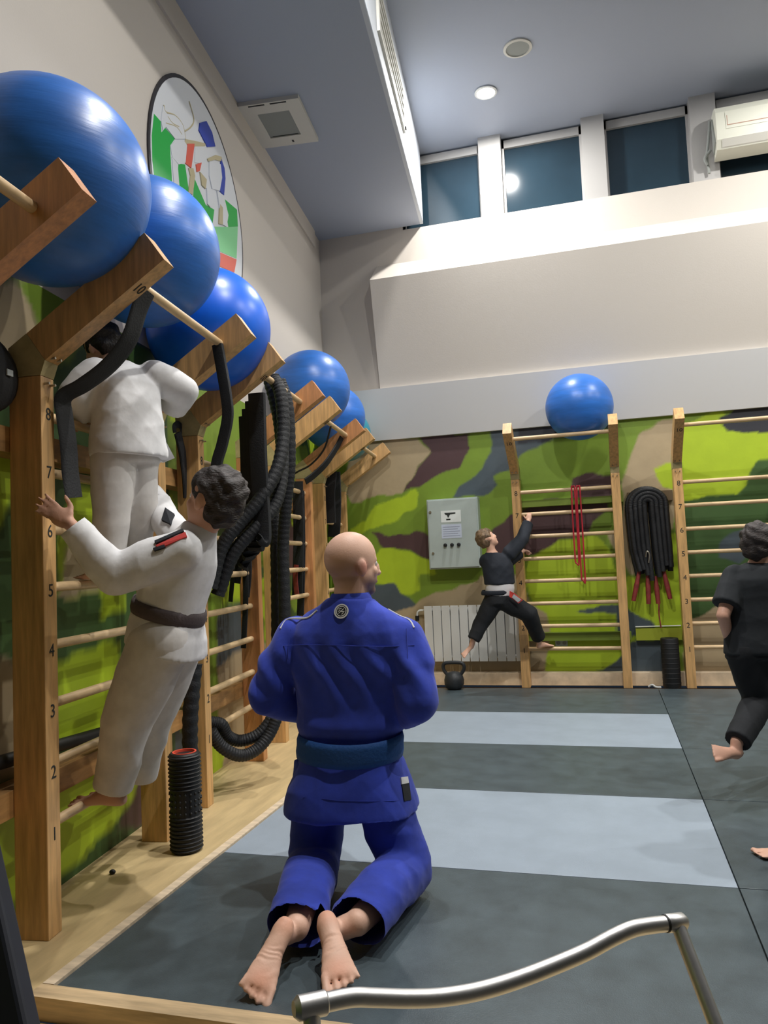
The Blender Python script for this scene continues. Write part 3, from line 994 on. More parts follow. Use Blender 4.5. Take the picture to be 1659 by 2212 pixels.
for k in range(3):
    kx = 0.165 + k * 0.064
    MB().tube([(kx, -0.140, 0.222), (kx, -0.156, 0.222), (kx, -0.166, 0.222), (kx, -0.168, 0.222)], [0.017, 0.017, 0.012, 0.004], 18).build('knob', RUBBER, t, True)

# radiator
rx0, rx1 = atY(918, 1360, 7.12)[0], atY(1132, 1360, 7.12)[0]
t = empty('radiator', (rx0, YB, 0.22), label='white sectional radiator under the electrical cabinet', cat='radiator')
nsec = 11
sw = (rx1 - rx0) / nsec
sec = None
for k in range(nsec):
    if sec is None:
        mb = MB()
        mb.box(0.004, sw - 0.003, -0.095, -0.088, 0.0, 0.52, 0.003)
        mb.box(sw * 0.42, sw * 0.58, -0.09, -0.02, 0.02, 0.50)
        mb.box(0.004, sw - 0.003, -0.03, -0.02, 0.02, 0.50)
        sec = mb.build('radiator_section', WHITE_METAL, t)
    else:
        share(sec, 'radiator_section', t, (k * sw, 0, 0))
m = MB()
m.cyl((0, -0.055, 0.04), (nsec * sw, -0.055, 0.04), 0.017, 14)
m.cyl((0, -0.055, 0.48), (nsec * sw, -0.055, 0.48), 0.017, 14)
m.build('manifold', WHITE_METAL, t, True)
m = MB()
m.tube(spline([(-0.005, -0.055, 0.48), (-0.06, -0.055, 0.47), (-0.075, -0.055, 0.40), (-0.075, -0.055, 0.10), (-0.06, -0.055, 0.045), (-0.005, -0.055, 0.04)], 40), 0.010, 10)
m.tube([(-0.075, -0.055, 0.10), (-0.075, -0.055, -0.10)], 0.010, 10)
m.build('feed_pipe', WHITE_METAL, t, True)
m = MB()
m.cyl((-0.075, -0.055, 0.38), (-0.075, -0.055, 0.43), 0.018, 12)
m.build('valve', RUBBER, t, True)
MB().box(0.0, nsec * sw, -0.02, -0.004, 0.44, 0.47).build('wall_bracket', WHITE_METAL, t)

# kettlebell
kp = np.array([-1.362, 6.90, 0.0])
t = empty('kettlebell', kp, label='black iron kettlebell on the mat edge under the radiator', cat='kettlebell')
MB().lathe([(0.055, 0.0), (0.075, 0.012), (0.088, 0.045), (0.090, 0.085), (0.078, 0.125), (0.052, 0.150), (0.02, 0.158)], n=28).build('bell', IRON, t, True)
pts = spline([(-0.052, 0, 0.118), (-0.088, 0, 0.165), (-0.096, 0, 0.205), (-0.078, 0, 0.232), (-0.03, 0, 0.238), (0.03, 0, 0.238), (0.078, 0, 0.232), (0.096, 0, 0.205), (0.088, 0, 0.165), (0.052, 0, 0.118)], 54)
MB().tube(pts, 0.0165, 12, up=(0, 1, 0)).build('handle', IRON, t, True)

# socket
sp = atY(1213, 1388, YB)
t = empty('wall_socket', (sp[0], YB, sp[2]), label='small grey double socket behind the back wall bars', cat='socket')
MB().box(-0.055, 0.055, -0.022, -0.001, -0.03, 0.03, 0.004).build('plate', CAB, t)
for x in (-0.027, 0.027):
    MB().cyl((x, -0.0225, 0), (x, -0.0235, 0), 0.018, 16).build('socket_insert', VENT_G, t)

# tall black foam tube on the floor, and its strap bundle above
t = empty('foam_tube', (0.505, 7.03, 0), label='tall black foam tube standing between the back wall bars', cat='foam roller')
MB().lathe([(0.062, 0.0), (0.072, 0.004), (0.074, 0.02), (0.074, 0.41), (0.070, 0.42), (0.036, 0.42), (0.034, 0.405), (0.01, 0.40)], n=28).build('tube', RUBBER, t, True)
mb = MB()
for k in range(9):
    mb.lathe([(0.0745, -0.004), (0.0762, 0.0), (0.0745, 0.004)], (0, 0, 0.04 + 0.042 * k), 28)
mb.build('ridge', RUBBER, t, True)

bt = empty('rope_bundle', (0.39, YB - 0.03, 0.90), label='bundle of black ropes with red handles hung between the back wall bars', cat='rope')
off = (0.39, YB - 0.03, 0.90)
hook = MB().cyl((0.0, 0.03, 0.775), (0.0, -0.09, 0.785), 0.012, 12).build('hook', STEEL_D, bt)
for k in range(8):
    lay = k % 2
    w_ = (0.160, 0.150, 0.118, 0.110, 0.076, 0.070, 0.036, 0.032)[k]
    top = 0.825 - 0.030 * (k // 2) - 0.012 * lay
    yy = -0.03 - 0.046 * lay
    lo_ = 0.06 + 0.05 * ((k * 3) % 5) / 4 - (0.06 if k > 5 else 0)
    cx_ = 0.005 + 0.012 * lay
    pts = [(cx_ - w_ * 0.80 + 0.02, yy, lo_), (cx_ - w_ * 0.96 + 0.008, yy, 0.30), (cx_ - w_, yy, top - w_ * 1.0 - 0.06)]
    for a_ in np.linspace(math.pi, 0, 9):
        pts.append((cx_ + w_ * math.cos(a_), yy, top - w_ * 0.9 + w_ * 0.9 * math.sin(a_)))
    pts += [(cx_ + w_, yy, top - w_ * 1.0 - 0.06), (cx_ + w_ * 0.98 + 0.01, yy, 0.30), (cx_ + w_ * 0.85 + 0.03, yy, lo_ + 0.03)]
    pts = spline(pts, 110)
    rr = 0.0225 * (1 + 0.05 * np.sin(np.arange(len(pts)) * 2.1))
    MB().tube(pts, rr, 10).build('rope', ROPE, bt, True)
for (x0_, z0_, x1_, z1_, mm) in ((-0.09, 0.10, -0.155, -0.16, RED_GRIP), (-0.02, 0.10, -0.03, -0.19, RED_GRIP), (0.04, 0.05, 0.05, -0.19, RED_GRIP), (0.11, 0.10, 0.15, -0.15, RED_GRIP)):
    MB().tube([(x0_, -0.05, z0_), ((x0_ + x1_) / 2, -0.06, (z0_ + z1_) / 2), (x1_, -0.055, z1_)], [0.015, 0.022, 0.019], 10).build('handle', mm, bt, True)
MB().tube(spline([(0.035, -0.06, 0.02), (0.055, -0.07, -0.15), (0.05, -0.06, -0.28), (0.06, -0.05, -0.40)], 24), 0.006, 8).build('cord', RED_GRIP, bt, True)
m = MB()
m.tube(spline([(-0.03, -0.10, 0.22), (-0.02, -0.115, 0.27), (0.0, -0.11, 0.24), (-0.01, -0.10, 0.17)], 20), 0.006, 8)
m.build('clip', STEEL_D, bt, True)

# white cord on the floor by the tube
pts = spline([np.array([0.31, 6.99, 0.012]), np.array([0.34, 6.98, 0.03]), np.array([0.37, 6.975, 0.012]), np.array([0.41, 6.985, 0.008])], 24)
o = MB().tube(pts, 0.008, 8).build('cable_end', WHITE_METAL, None, True, off=(0.31, 6.99, 0), loc=(0.31, 6.99, 0))
tag(o, 'short white cable end lying at the foot of the black foam tube', 'cable')
# thin white conduit between the bars
o = MB().tube([(0.24, YB - 0.012, 0.505), (0.62, YB - 0.012, 0.51)], 0.006, 8).build('wall_conduit', WHITE_METAL, None, True)
tag(o, 'thin white conduit across the wall between the back wall bars', 'conduit')

# red bands on the back wall bars
RY = YB - 0.163 - 0.02
xr = -0.222
for k, (dx, zt, zb, r_) in enumerate(((0.0, 1.775, 1.10, 0.007), (0.045, 1.775, 0.95, 0.007))):
    pts = [(xr + dx - 0.016, RY, zb), (xr + dx - 0.018, RY, 1.4), (xr + dx - 0.014, RY, zt - 0.03), (xr + dx - 0.006, RY + 0.004, zt), (xr + dx, RY + 0.03, zt + 0.002), (xr + dx + 0.008, RY + 0.004, zt),
           (xr + dx + 0.014, RY, zt - 0.03), (xr + dx + 0.016, RY, 1.4), (xr + dx + 0.014, RY, zb), (xr + dx, RY, zb - 0.015), (xr + dx - 0.016, RY, zb)]
    o = MB().tube(spline(pts, 80), r_, 8).build('exercise_band', RED_BAND, None, True, off=(xr, RY, 0.9), loc=(xr, RY, 0.9))
    tag(o, 'red rubber loop band on the back wall bars, %s' % ('shorter one on the left' if k == 0 else 'longer one on the right'), 'exercise band', 'red bands on the back wall bars')

# ------------------------------------------------------------------ left wall equipment
# studded foam roller
rp = l2w(-1.42, 3.135, 0)
t = empty('foam_roller', rp, label='black studded foam roller with an orange core on the plywood', cat='foam roller')
rr = 0.064
MB().lathe([(rr * 0.9, 0), (rr, 0.006), (rr, 0.404), (rr * 0.92, 0.41), (0.05, 0.41), (0.049, 0.36), (0.01, 0.36)], n=36).build('foam_sleeve', RUBBER, t, True)
MB().lathe([(0.0505, 0.36), (0.0505, 0.4125), (0.044, 0.4125), (0.044, 0.365), (0.01, 0.364)], n=32).build('core', ORANGE, t, True)
mb = MB()
for k in range(8):
    z = 0.03 + 0.05 * k
    if k in (3, 4):
        for j in range(18):
            a_ = 2 * math.pi * j / 18
            for dz in (-0.014, 0.014):
                mb.sphere((rr * math.cos(a_), rr * math.sin(a_), z + dz), 0.006, 8, 6)
    else:
        for dz in (-0.016, 0.0, 0.016):
            mb.lathe([(rr - 0.002, z + dz - 0.006), (rr + 0.006, z + dz), (rr - 0.002, z + dz + 0.006)], n=36)
mb.build('tread', RUBBER, t, True)
# black sleeve roll behind it
t = empty('black_rope_roll', l2w(-1.50, 3.36, 0), label='black rope sleeve standing upright behind the studded roller', cat='rope')
pts = spline([(0.0, 0.0, 0.0), (0.0, 0.01, 0.25), (0.012, 0.0, 0.5), (0.03, 0.02, 0.75)], 70)
MB().tube(pts, 0.036 * (1 + 0.06 * np.sin(np.arange(len(pts)) * 1.4)), 12).build('sleeve', ROPE, t, True)
MB().cyl((0.002, 0.004, 0.32), (0.004, 0.004, 0.335), 0.039, 16).build('tape_ring', WHITE_METAL, t)

# small dark plug on the plywood
p = atZ(243, 1888, 0)
o = MB().sphere((0, 0, 0.008), 0.011, 14, 10, (1.2, 1, 0.9)).build('floor_plug', RUBBER, None, True, loc=p)
tag(o, 'tiny dark plug lying on the plywood strip', 'plug')

# black padded pipe behind the nearest wall bars
A, B = l2w(XW + 0.05, 0.6, 0.70), l2w(XW + 0.05, 3.2, 0.51)
o = MB().tube([A, (A + B) / 2, B], 0.024, 14).build('padded_pipe', RUBBER, None, True, off=A, loc=A)
tag(o, 'black padded pipe lying along the wall behind the nearest wall bars', 'pipe')
# dark gear hung at the wall beside the nearest post
gp = l2w(XW + 0.06, 2.18, 1.72)
t = empty('gear_bag', gp, YAW_L, label='black gear bag hanging at the left picture edge', cat='bag')
MB().sphere((0.03, 0, 0.14), 0.13, 24, 16, (0.6, 1.6, 1.1)).build('pouch', BLACK, t, True)
MB().tube(spline([(0.03, -0.1, 0.22), (0.02, -0.04, 0.32), (0.02, 0.04, 0.32), (0.03, 0.1, 0.22)], 24), 0.012, 8).build('strap', BLACK, t, True)
MB().box(0.105, 0.11, 0.06, 0.09, 0.13, 0.15).build('logo_tab', PATCH_GREY, t)


def strap(name, pts, label, hw=0.022, ht=0.004, m=BLACK, n=60, upv=(0, 0, 1), cat='strap', group=None, rad=None):
    P = spline(pts, n)
    mb = MB()
    if rad:
        k = np.arange(len(P))
        mb.tube(P, rad * (1 + 0.05 * np.sin(k * 2.0)), 14)
    else:
        mb.tube(P, 0.01, 10, flat=(hw, ht), up=upv)
    o = mb.build(name, m, None, True, off=P[0], loc=P[0])
    return tag(o, label, cat, group)


Lp = l2w
# strap from the top rung of the nearest bars, down to the left post
strap('suspension_strap', [atLy(318, 628, 2.47), atLy(302, 665, 2.465), atLy(278, 735, 2.46), atLy(235, 790, 2.455), atLy(180, 832, 2.45), atLy(138, 858, 2.44), atLy(140, 900, 2.45), atLy(148, 960, 2.46), atLy(152, 1020, 2.47), atLy(160, 1075, 2.48)],
      'black suspension strap slung from the top rung to the nearest post', 0.044, 0.005, upv=(1, 0, 0))
# strap at the far end of that rung
strap('suspension_strap', [atLy(470, 745, 3.20), atLy(478, 790, 3.20), atLy(488, 850, 3.20), atLy(492, 900, 3.21), atLy(480, 960, 3.22), atLy(468, 1005, 3.22), atLy(462, 1090, 3.22)],
      'black padded strap hanging from the top rung in front of the bright ball', 0.026, 0.014, upv=(0, 1, 0))
# black bag straps behind the upper boy
bg = atLx(388, 980, XW + 0.13)
t = empty('sling_straps', bg, YAW_L, label='black sling with a loop hanging behind the upper boy in white', cat='strap')
MB().tube(spline([(0.0, -0.05, 0.10), (0.0, -0.055, 0.13), (0, 0, 0.15), (0.0, 0.04, 0.12), (0.0, 0.06, 0.0), (0.0, 0.07, -0.12)], 40), 0.01, 8, flat=(0.018, 0.004), up=(1, 0, 0)).build('loop', BLACK, t, True)
MB().tube(spline([(0.01, -0.04, 0.10), (0.015, 0.0, 0.0), (0.015, 0.03, -0.12), (0.01, 0.05, -0.22)], 30), 0.01, 10, flat=(0.035, 0.008), up=(1, 0, 0)).build('webbing', BLACK, t, True)

# black strap bundles hanging from the arms of the second wall bars
for k in range(4):
    yy = 3.84 + 0.045 * k
    xx = -1.28 - 0.035 * k
    top = 2.10 - 0.03 * k
    strap('strap_bundle', [Lp(xx, yy, top), Lp(xx - 0.005, yy + 0.01, top - 0.35), Lp(xx - 0.015 * k, yy + 0.02, top - 0.75), Lp(xx - 0.02, yy, 1.34 - 0.04 * k)],
          'black padded strap hanging from the second wall bars, %s' % ['nearest to the viewer', 'second of four', 'third of four', 'closest to the ropes'][k], 0.048, 0.020, upv=(0, 1, 0), group='straps hanging from the second wall bars')

# thick corrugated battle ropes over the arm of the second wall bars
RP = [
    ([(590, 815, 4.02), (606, 850, 4.00), (612, 930, 3.98), (600, 1010, 3.92), (560, 1080, 3.84), (515, 1132, 3.78), (478, 1185, 3.74), (455, 1270, 3.72)], 0.036, 'thick corrugated black rope bending left from the second wall bars, upper strand'),
    ([(580, 812, 4.10), (602, 900, 4.08), (610, 1000, 4.04), (596, 1085, 3.96), (552, 1140, 3.86), (505, 1195, 3.80), (470, 1285, 3.78)], 0.036, 'thick corrugated black rope bending left from the second wall bars, lower strand'),
    ([(605, 822, 4.25), (622, 880, 4.25), (626, 1000, 4.26), (618, 1090, 4.28), (612, 1180, 4.3), (615, 1320, 4.3), (612, 1470, 4.3)], 0.034, 'thick corrugated black rope hanging straight beside the kneeling man'),
    ([(598, 822, 4.36), (612, 900, 4.36), (606, 1000, 4.38), (592, 1090, 4.38), (596, 1180, 4.38), (598, 1320, 4.38), (598, 1480, 4.38)], 0.034, 'thick black rope hanging close to the wall side of its twin'),
]
for (pts, r_, lab) in RP:
    strap('battle_rope', [atLy(x, y, yl) for (x, y, yl) in pts], lab, rad=r_, m=ROPE, n=150, cat='rope', group='thick black ropes on the second wall bars')
# lower rope loop near the floor
strap('battle_rope', [atLy(452, 1560, 3.86), atLy(478, 1565, 3.9), atLy(492, 1590, 3.95), atLy(520, 1600, 4.0), atLy(560, 1585, 4.05), atLy(590, 1545, 4.1), atLy(600, 1500, 4.12)],
      'upper strand of the black rope loop sagging near the plywood', rad=0.032, m=ROPE, n=120, cat='rope', group='thick black ropes on the second wall bars')
strap('battle_rope', [atLy(455, 1580, 3.82), atLy(478, 1612, 3.86), atLy(515, 1632, 3.92), atLy(550, 1622, 3.98), atLy(580, 1590, 4.04), atLy(600, 1545, 4.08), atLy(612, 1500, 4.1)],
      'lower strand of the black rope loop sagging near the plywood', rad=0.032, m=ROPE, n=120, cat='rope', group='thick black ropes on the second wall bars')

# thin black bands and ropes behind the second and third bars
for k, (x, y0, y1, yl, w_) in enumerate(((512, 1150, 1260, 4.45, 0.030), (528, 1160, 1400, 4.47, 0.018), (536, 1170, 1290, 4.5, 0.016), (500, 1160, 1300, 4.42, 0.014))):
    strap('chain_band', [atLy(x, y0, yl), atLy(x + 3, (y0 + y1) / 2, yl), atLy(x - 2, y1, yl)], '%s black band hanging inside the second wall bars' % ['widest', 'longest', 'rightmost short', 'leftmost thin'][k], w_, 0.006, n=20, upv=(0, 1, 0), group='bands inside the second wall bars')
for k, (x, y0, y1, yl, w_) in enumerate(((643, 1040, 1290, 5.75, 0.045), (650, 1060, 1330, 5.8, 0.03), (722, 1020, 1160, 6.85, 0.06))):
    strap('chain_band', [atLy(x, y0, yl), atLy(x + 2, (y0 + y1) / 2, yl), atLy(x - 1, y1, yl)],
          '%s black band hanging inside the third wall bars' % ['wide', 'narrower'][k] if k < 2 else 'black band hanging inside the wall bars in the corner', w_, 0.008, n=20, upv=(0, 1, 0), group='bands inside the far wall bars')
strap('exercise_band', [atLy(640, 1220, 5.72), atLy(638, 1250, 5.72), atLy(642, 1290, 5.72)], 'dark red band among the black ones on the third wall bars', 0.02, 0.006, m=RED_GRIP, n=16, upv=(0, 1, 0))
strap('suspension_strap', [atLy(738, 945, 5.86), atLy(728, 965, 5.84), atLy(705, 1000, 5.75), atLy(680, 1025, 5.7), atLy(660, 1040, 5.66)], 'black strap slung under the far blue balls', 0.035, 0.008, upv=(1, 0, 0))
strap('thin_cord', [atLy(715, 920, 5.2), atLy(700, 970, 5.3), atLy(672, 1003, 5.4), atLy(645, 1018, 5.5), atLy(632, 1026, 5.55)], 'thin black cord dangling from the third wall bars', rad=0.007, n=40, cat='cord')
strap('suspension_strap', [atLy(705, 1005, 6.45), atLy(715, 1020, 6.46), atLy(712, 1070, 6.46), atLy(714, 1130, 6.46)], 'black strap at the bend of the corner wall bars', 0.05, 0.01, upv=(0, 1, 0))

# ------------------------------------------------------------------ foreground: bent steel tube frame and dark pad
cr = [(160, 495), (220, 482), (270, 476), (330, 478), (450, 481), (560, 476), (680, 456), (800, 421), (920, 376), (1040, 325), (1130, 277), (1200, 246), (1260, 234), (1320, 227)]
pts = []
for (x, y) in cr:
    f = (x - 120) / (1340 - 120)
    pts.append(atD(600 + 0.638 * x, 1850 + 0.638 * y, 0.93 + 0.19 * f))
LJ, RJ = pts[0], pts[-1]
r_leg_dir = unit(atD(1530, 2212, 1.045) - atD(1458, 2020, 1.12))
kk = (RJ[2] + 0.06) / -r_leg_dir[2]
t = empty('tube_chair_back', (LJ[0], LJ[1], -0.06), label='bent silver tube chair back in the right foreground', cat='chair')
base = np.array([LJ[0], LJ[1], -0.06])
MB().tube(spline(pts, 70), 0.0112, 18).build('top_tube', STEEL, t, True, off=base)
ax_ = unit(RJ - pts[-2])
m = MB()
m.tube([RJ - ax_ * 0.002, RJ, RJ + ax_ * 0.026, RJ + ax_ * 0.032], [0.012, 0.0128, 0.0128, 0.008], 18)
m.build('joint', STEEL, t, True, off=base)
MB().tube([RJ - ax_ * 0.005, RJ - ax_ * 0.002], 0.0121, 18).build('joint_ring', RUBBER, t, True, off=base)
rl0 = RJ + ax_ * 0.016
MB().tube([rl0, rl0 + r_leg_dir * kk], 0.0105, 16).build('leg', STEEL, t, True, off=base)
ax2 = unit(LJ - pts[1])
m = MB()
m.tube([LJ - ax2 * 0.002, LJ, LJ + ax2 * 0.034, LJ + ax2 * 0.040], [0.0122, 0.0142, 0.0142, 0.009], 18)
m.build('joint', STEEL, t, True, off=base)
ll0 = LJ + ax2 * 0.018
l_dir = unit(np.array([r_leg_dir[0] * 0.5, r_leg_dir[1] * 0.5, r_leg_dir[2]]))
kl = (ll0[2] + 0.06) / -l_dir[2]
MB().tube([ll0, ll0 + l_dir * kl], 0.0105, 16).build('leg', STEEL, t, True, off=base)
q0, q1 = ll0 + l_dir * kl * 0.72, rl0 + r_leg_dir * kk * 0.72
MB().tube([q0, q1], 0.009, 12).build('crossbar', STEEL, t, True, off=base)

A = atD(-25, 1760, 1.55)
B = atD(78, 2225, 1.42)
dv = unit(B - A)
B = A + dv * ((A[2] + 0.06) / -dv[2])
left = unit(np.array([-0.96, -0.27, 0]))
nn = unit(np.cross(dv, left))
th = 0.03
m = MB()
c4 = [A, B, B + left * 0.3, A + left * 0.3]
m.add([p_ - nn * th for p_ in c4] + [p_ + nn * th for p_ in c4], [(0, 1, 2, 3), (7, 6, 5, 4), (0, 4, 5, 1), (1, 5, 6, 2), (2, 6, 7, 3), (3, 7, 4, 0)])
o = m.build('padded_board', NAVY_PAD, None, off=B, loc=B)
mod = o.modifiers.new('bevel', 'BEVEL')
mod.width = 0.012
mod.segments = 3
tag(o, 'dark navy padded board leaning at the bottom left corner', 'padded board')
#@@PART3
# ------------------------------------------------------------------ people
class Blob:
    """closed shapes fused into one continuous surface by voxel remeshing"""

    def __init__(self):
        self.mb = MB()

    def ball(self, c, r, sc=None, R=None):
        m = MB()
        m.sphere((0, 0, 0), 1.0, *((44, 30) if sc is not None else (22, 14)))
        V = np.array(m.v) * (np.array(sc) if sc is not None else 1.0) * r
        if R is not None:
            V = V @ np.array(R).T
        self.mb.add(V + np.asarray(c), m.f)
        return self

    def chain(self, pts, rads):
        pts = [np.asarray(p, float) for p in pts]
        for p, r in zip(pts, rads):
            self.ball(p, r)
        for i in range(len(pts) - 1):
            self.mb.tube([pts[i], pts[i + 1]], [rads[i], rads[i + 1]], 22)
        return self

    def loft(self, secs, n=36, ex=0.9):
        """secs: (centre, u vector, v vector) elliptical sections"""
        vs, fs = [], []
        k = len(secs)
        for (c, u, v) in secs:
            c, u, v = np.asarray(c, float), np.asarray(u, float), np.asarray(v, float)
            for j in range(n):
                a = 2 * math.pi * j / n
                ca, sa = math.cos(a), math.sin(a)
                ca, sa = math.copysign(abs(ca) ** ex, ca), math.copysign(abs(sa) ** ex, sa)
                vs.append(c + u * ca + v * sa)
        for i in range(k - 1):
            for j in range(n):
                fs.append((i * n + j, i * n + (j + 1) % n, (i + 1) * n + (j + 1) % n, (i + 1) * n + j))
        fs.append(tuple(range(n))[::-1])
        fs.append(tuple((k - 1) * n + j for j in range(n)))
        self.mb.add(vs, fs)
        return self

    def flatcone(self, p0, r0, p1, r1):
        self.mb.tube([p0, p1], [r0, r1], 24)
        return self

    def build(self, name, m, parent, base, voxel=0.008, smooth=4, folds=None, colour=None, cuts=()):
        me = bpy.data.meshes.new(name)
        me.from_pydata(self.mb.v, [], self.mb.f)
        o = bpy.data.objects.new(name, me)
        COL.objects.link(o)
        md = o.modifiers.new('fuse', 'REMESH')
        md.mode = 'VOXEL'
        md.voxel_size = voxel
        dg = bpy.context.evaluated_depsgraph_get()
        me2 = bpy.data.meshes.new_from_object(o.evaluated_get(dg))
        bpy.data.objects.remove(o)
        bpy.data.meshes.remove(me)
        n = len(me2.vertices)
        V = np.empty(n * 3, np.float32)
        me2.vertices.foreach_get('co', V)
        V = V.reshape(-1, 3).astype(float)
        ne = len(me2.edges)
        E = np.empty(ne * 2, np.int32)
        me2.edges.foreach_get('vertices', E)
        E = E.reshape(-1, 2)
        deg = np.bincount(E.ravel(), minlength=n).astype(float)[:, None] + 1e-9

        def smooth_it(V, k):
            for _ in range(k):
                for f in (0.55, -0.35) if k > 1 else (0.5,):
                    S = np.zeros_like(V)
                    for c in range(3):
                        S[:, c] = np.bincount(E[:, 0], V[E[:, 1], c], n) + np.bincount(E[:, 1], V[E[:, 0], c], n)
                    V = V + f * (S / deg - V)
            return V
        V = smooth_it(V, smooth)
        if folds:
            me2.vertices.foreach_set('co', V.astype(np.float32).ravel())
            me2.update()
            Nn = np.empty(n * 3, np.float32)
            me2.vertices.foreach_get('normal', Nn)
            Nn = Nn.reshape(-1, 3)
            V = V + Nn * folds(V)[:, None]
        if colour is not None:
            Cc = colour(V)
            ca = me2.color_attributes.new('Col', 'FLOAT_COLOR', 'POINT')
            ca.data.foreach_set('color', np.concatenate([Cc, np.ones((n, 1))], 1).astype(np.float32).ravel())
        me2.vertices.foreach_set('co', (V - np.asarray(base)).astype(np.float32).ravel())
        me2.update()
        if cuts:
            bm = bmesh.new()
            bm.from_mesh(me2)
            kill = []
            for f in bm.faces:
                c = np.array(f.calc_center_median()) + np.asarray(base)
                for (q, d, rad) in cuts:
                    if np.linalg.norm(c - q) < rad and (c - q) @ d > -0.006:
                        kill.append(f)
                        break
            bmesh.ops.delete(bm, geom=kill, context='FACES')
            for v in bm.verts:
                if v.is_boundary:
                    c = np.array(v.co) + np.asarray(base)
                    for (q, d, rad) in cuts:
                        if np.linalg.norm(c - q) < rad + 0.02:
                            e_ = (c - q) @ d
                            if abs(e_ + 0.008) < 0.03:
                                v.co -= Vector(d * (e_ + 0.008))
                            break
            bm.to_mesh(me2)
            bm.free()
        me2.materials.clear()
        me2.materials.append(m)
        me2.polygons.foreach_set('use_smooth', [True] * len(me2.polygons))
        ob = bpy.data.objects.new(name, me2)
        COL.objects.link(ob)
        ob.parent = parent
        return ob


def frame(fwd, up):
    f = unit(fwd)
    r = unit(np.cross(f, up))          # right-hand side of the person
    u = np.cross(r, f)
    return f, r, u


def add_head(B, c, fwd, up, s):
    """s = head height; c = head centre"""
    f, r, u = frame(fwd, up)
    R = np.stack([r, f, u], 1)
    B.ball(c + u * 0.10 * s - f * 0.04 * s, s, (0.350, 0.410, 0.40), R)
    B.ball(c - u * 0.17 * s + f * 0.10 * s, s, (0.285, 0.275, 0.31), R)
    B.ball(c - u * 0.40 * s + f * 0.23 * s, s, (0.16, 0.12, 0.10), R)          # chin
    B.ball(c + u * 0.06 * s + f * 0.27 * s, s, (0.22, 0.10, 0.10), R)          # brow
    B.ball(c - u * 0.08 * s + f * 0.38 * s, s, (0.052, 0.075, 0.11), R)        # nose
    B.ball(c - u * 0.145 * s + f * 0.415 * s, s, (0.062, 0.06, 0.048), R)
    B.ball(c - u * 0.27 * s + f * 0.345 * s, s, (0.11, 0.045, 0.042), R)       # lips
    for k in (-1, 1):
        B.ball(c + r * k * 0.17 * s - u * 0.12 * s + f * 0.25 * s, s, (0.10, 0.08, 0.10), R)   # cheek
        B.ball(c + r * k * 0.350 * s - u * 0.06 * s - f * 0.01 * s, s, (0.045, 0.085, 0.135), R)  # ear
    return f, r, u


def add_eyes(parent, base, c, fwd, up, s):
    f, r, u = frame(fwd, up)
    for k in (-1, 1):
        p = c + r * k * 0.135 * s + u * 0.0 * s + f * 0.300 * s - base
        e = MB().sphere(p, 0.052 * s, 14, 10).build('eye', EYE, parent, True)
        MB().sphere(p + f * 0.027 * s, 0.03 * s, 12, 8).build('iris', IRIS, e, True)


def add_hand(B, wrist, d, n, s, curl=0.5, thumb=1, spread=0.14):
    """d = pointing direction, n = back-of-hand normal, s = hand length; thumb side +1/-1"""
    d = unit(d)
    n = unit(n - d * (n @ d))
    lat = np.cross(d, n) * thumb
    R = np.stack([lat, d, n], 1)
    B.ball(wrist + d * 0.25 * s, s, (0.215, 0.29, 0.10), R)
    for i, (off, ln, rr) in enumerate(((0.155, 0.42, 0.050), (0.05, 0.47, 0.052), (-0.055, 0.44, 0.050), (-0.15, 0.34, 0.044))):
        p = wrist + d * 0.46 * s + lat * off * s
        dd = unit(d + lat * (off * spread / 0.15))
        ang = 0.0
        pts, rads = [p], [rr * s * 1.05]
        for j, frac in enumerate((0.44, 0.32, 0.24)):
            ang += curl * (0.7, 1.0, 0.8)[j]
            dj = dd * math.cos(ang) - n * math.sin(ang)
            p = p + dj * ln * s * frac
            pts.append(p)
            rads.append(rr * s * (1.0 - 0.1 * (j + 1)))
        B.chain(pts, rads)
    p = wrist + d * 0.14 * s + lat * 0.16 * s
    d1 = unit(d * 0.6 + lat * 0.75 - n * 0.25)
    d2 = unit(d * 0.85 + lat * 0.35 - n * (0.2 + 0.5 * curl))
    B.chain([p, p + d1 * 0.20 * s, p + d1 * 0.20 * s + d2 * 0.17 * s, p + d1 * 0.20 * s + d2 * 0.29 * s], [0.075 * s, 0.062 * s, 0.055 * s, 0.045 * s])


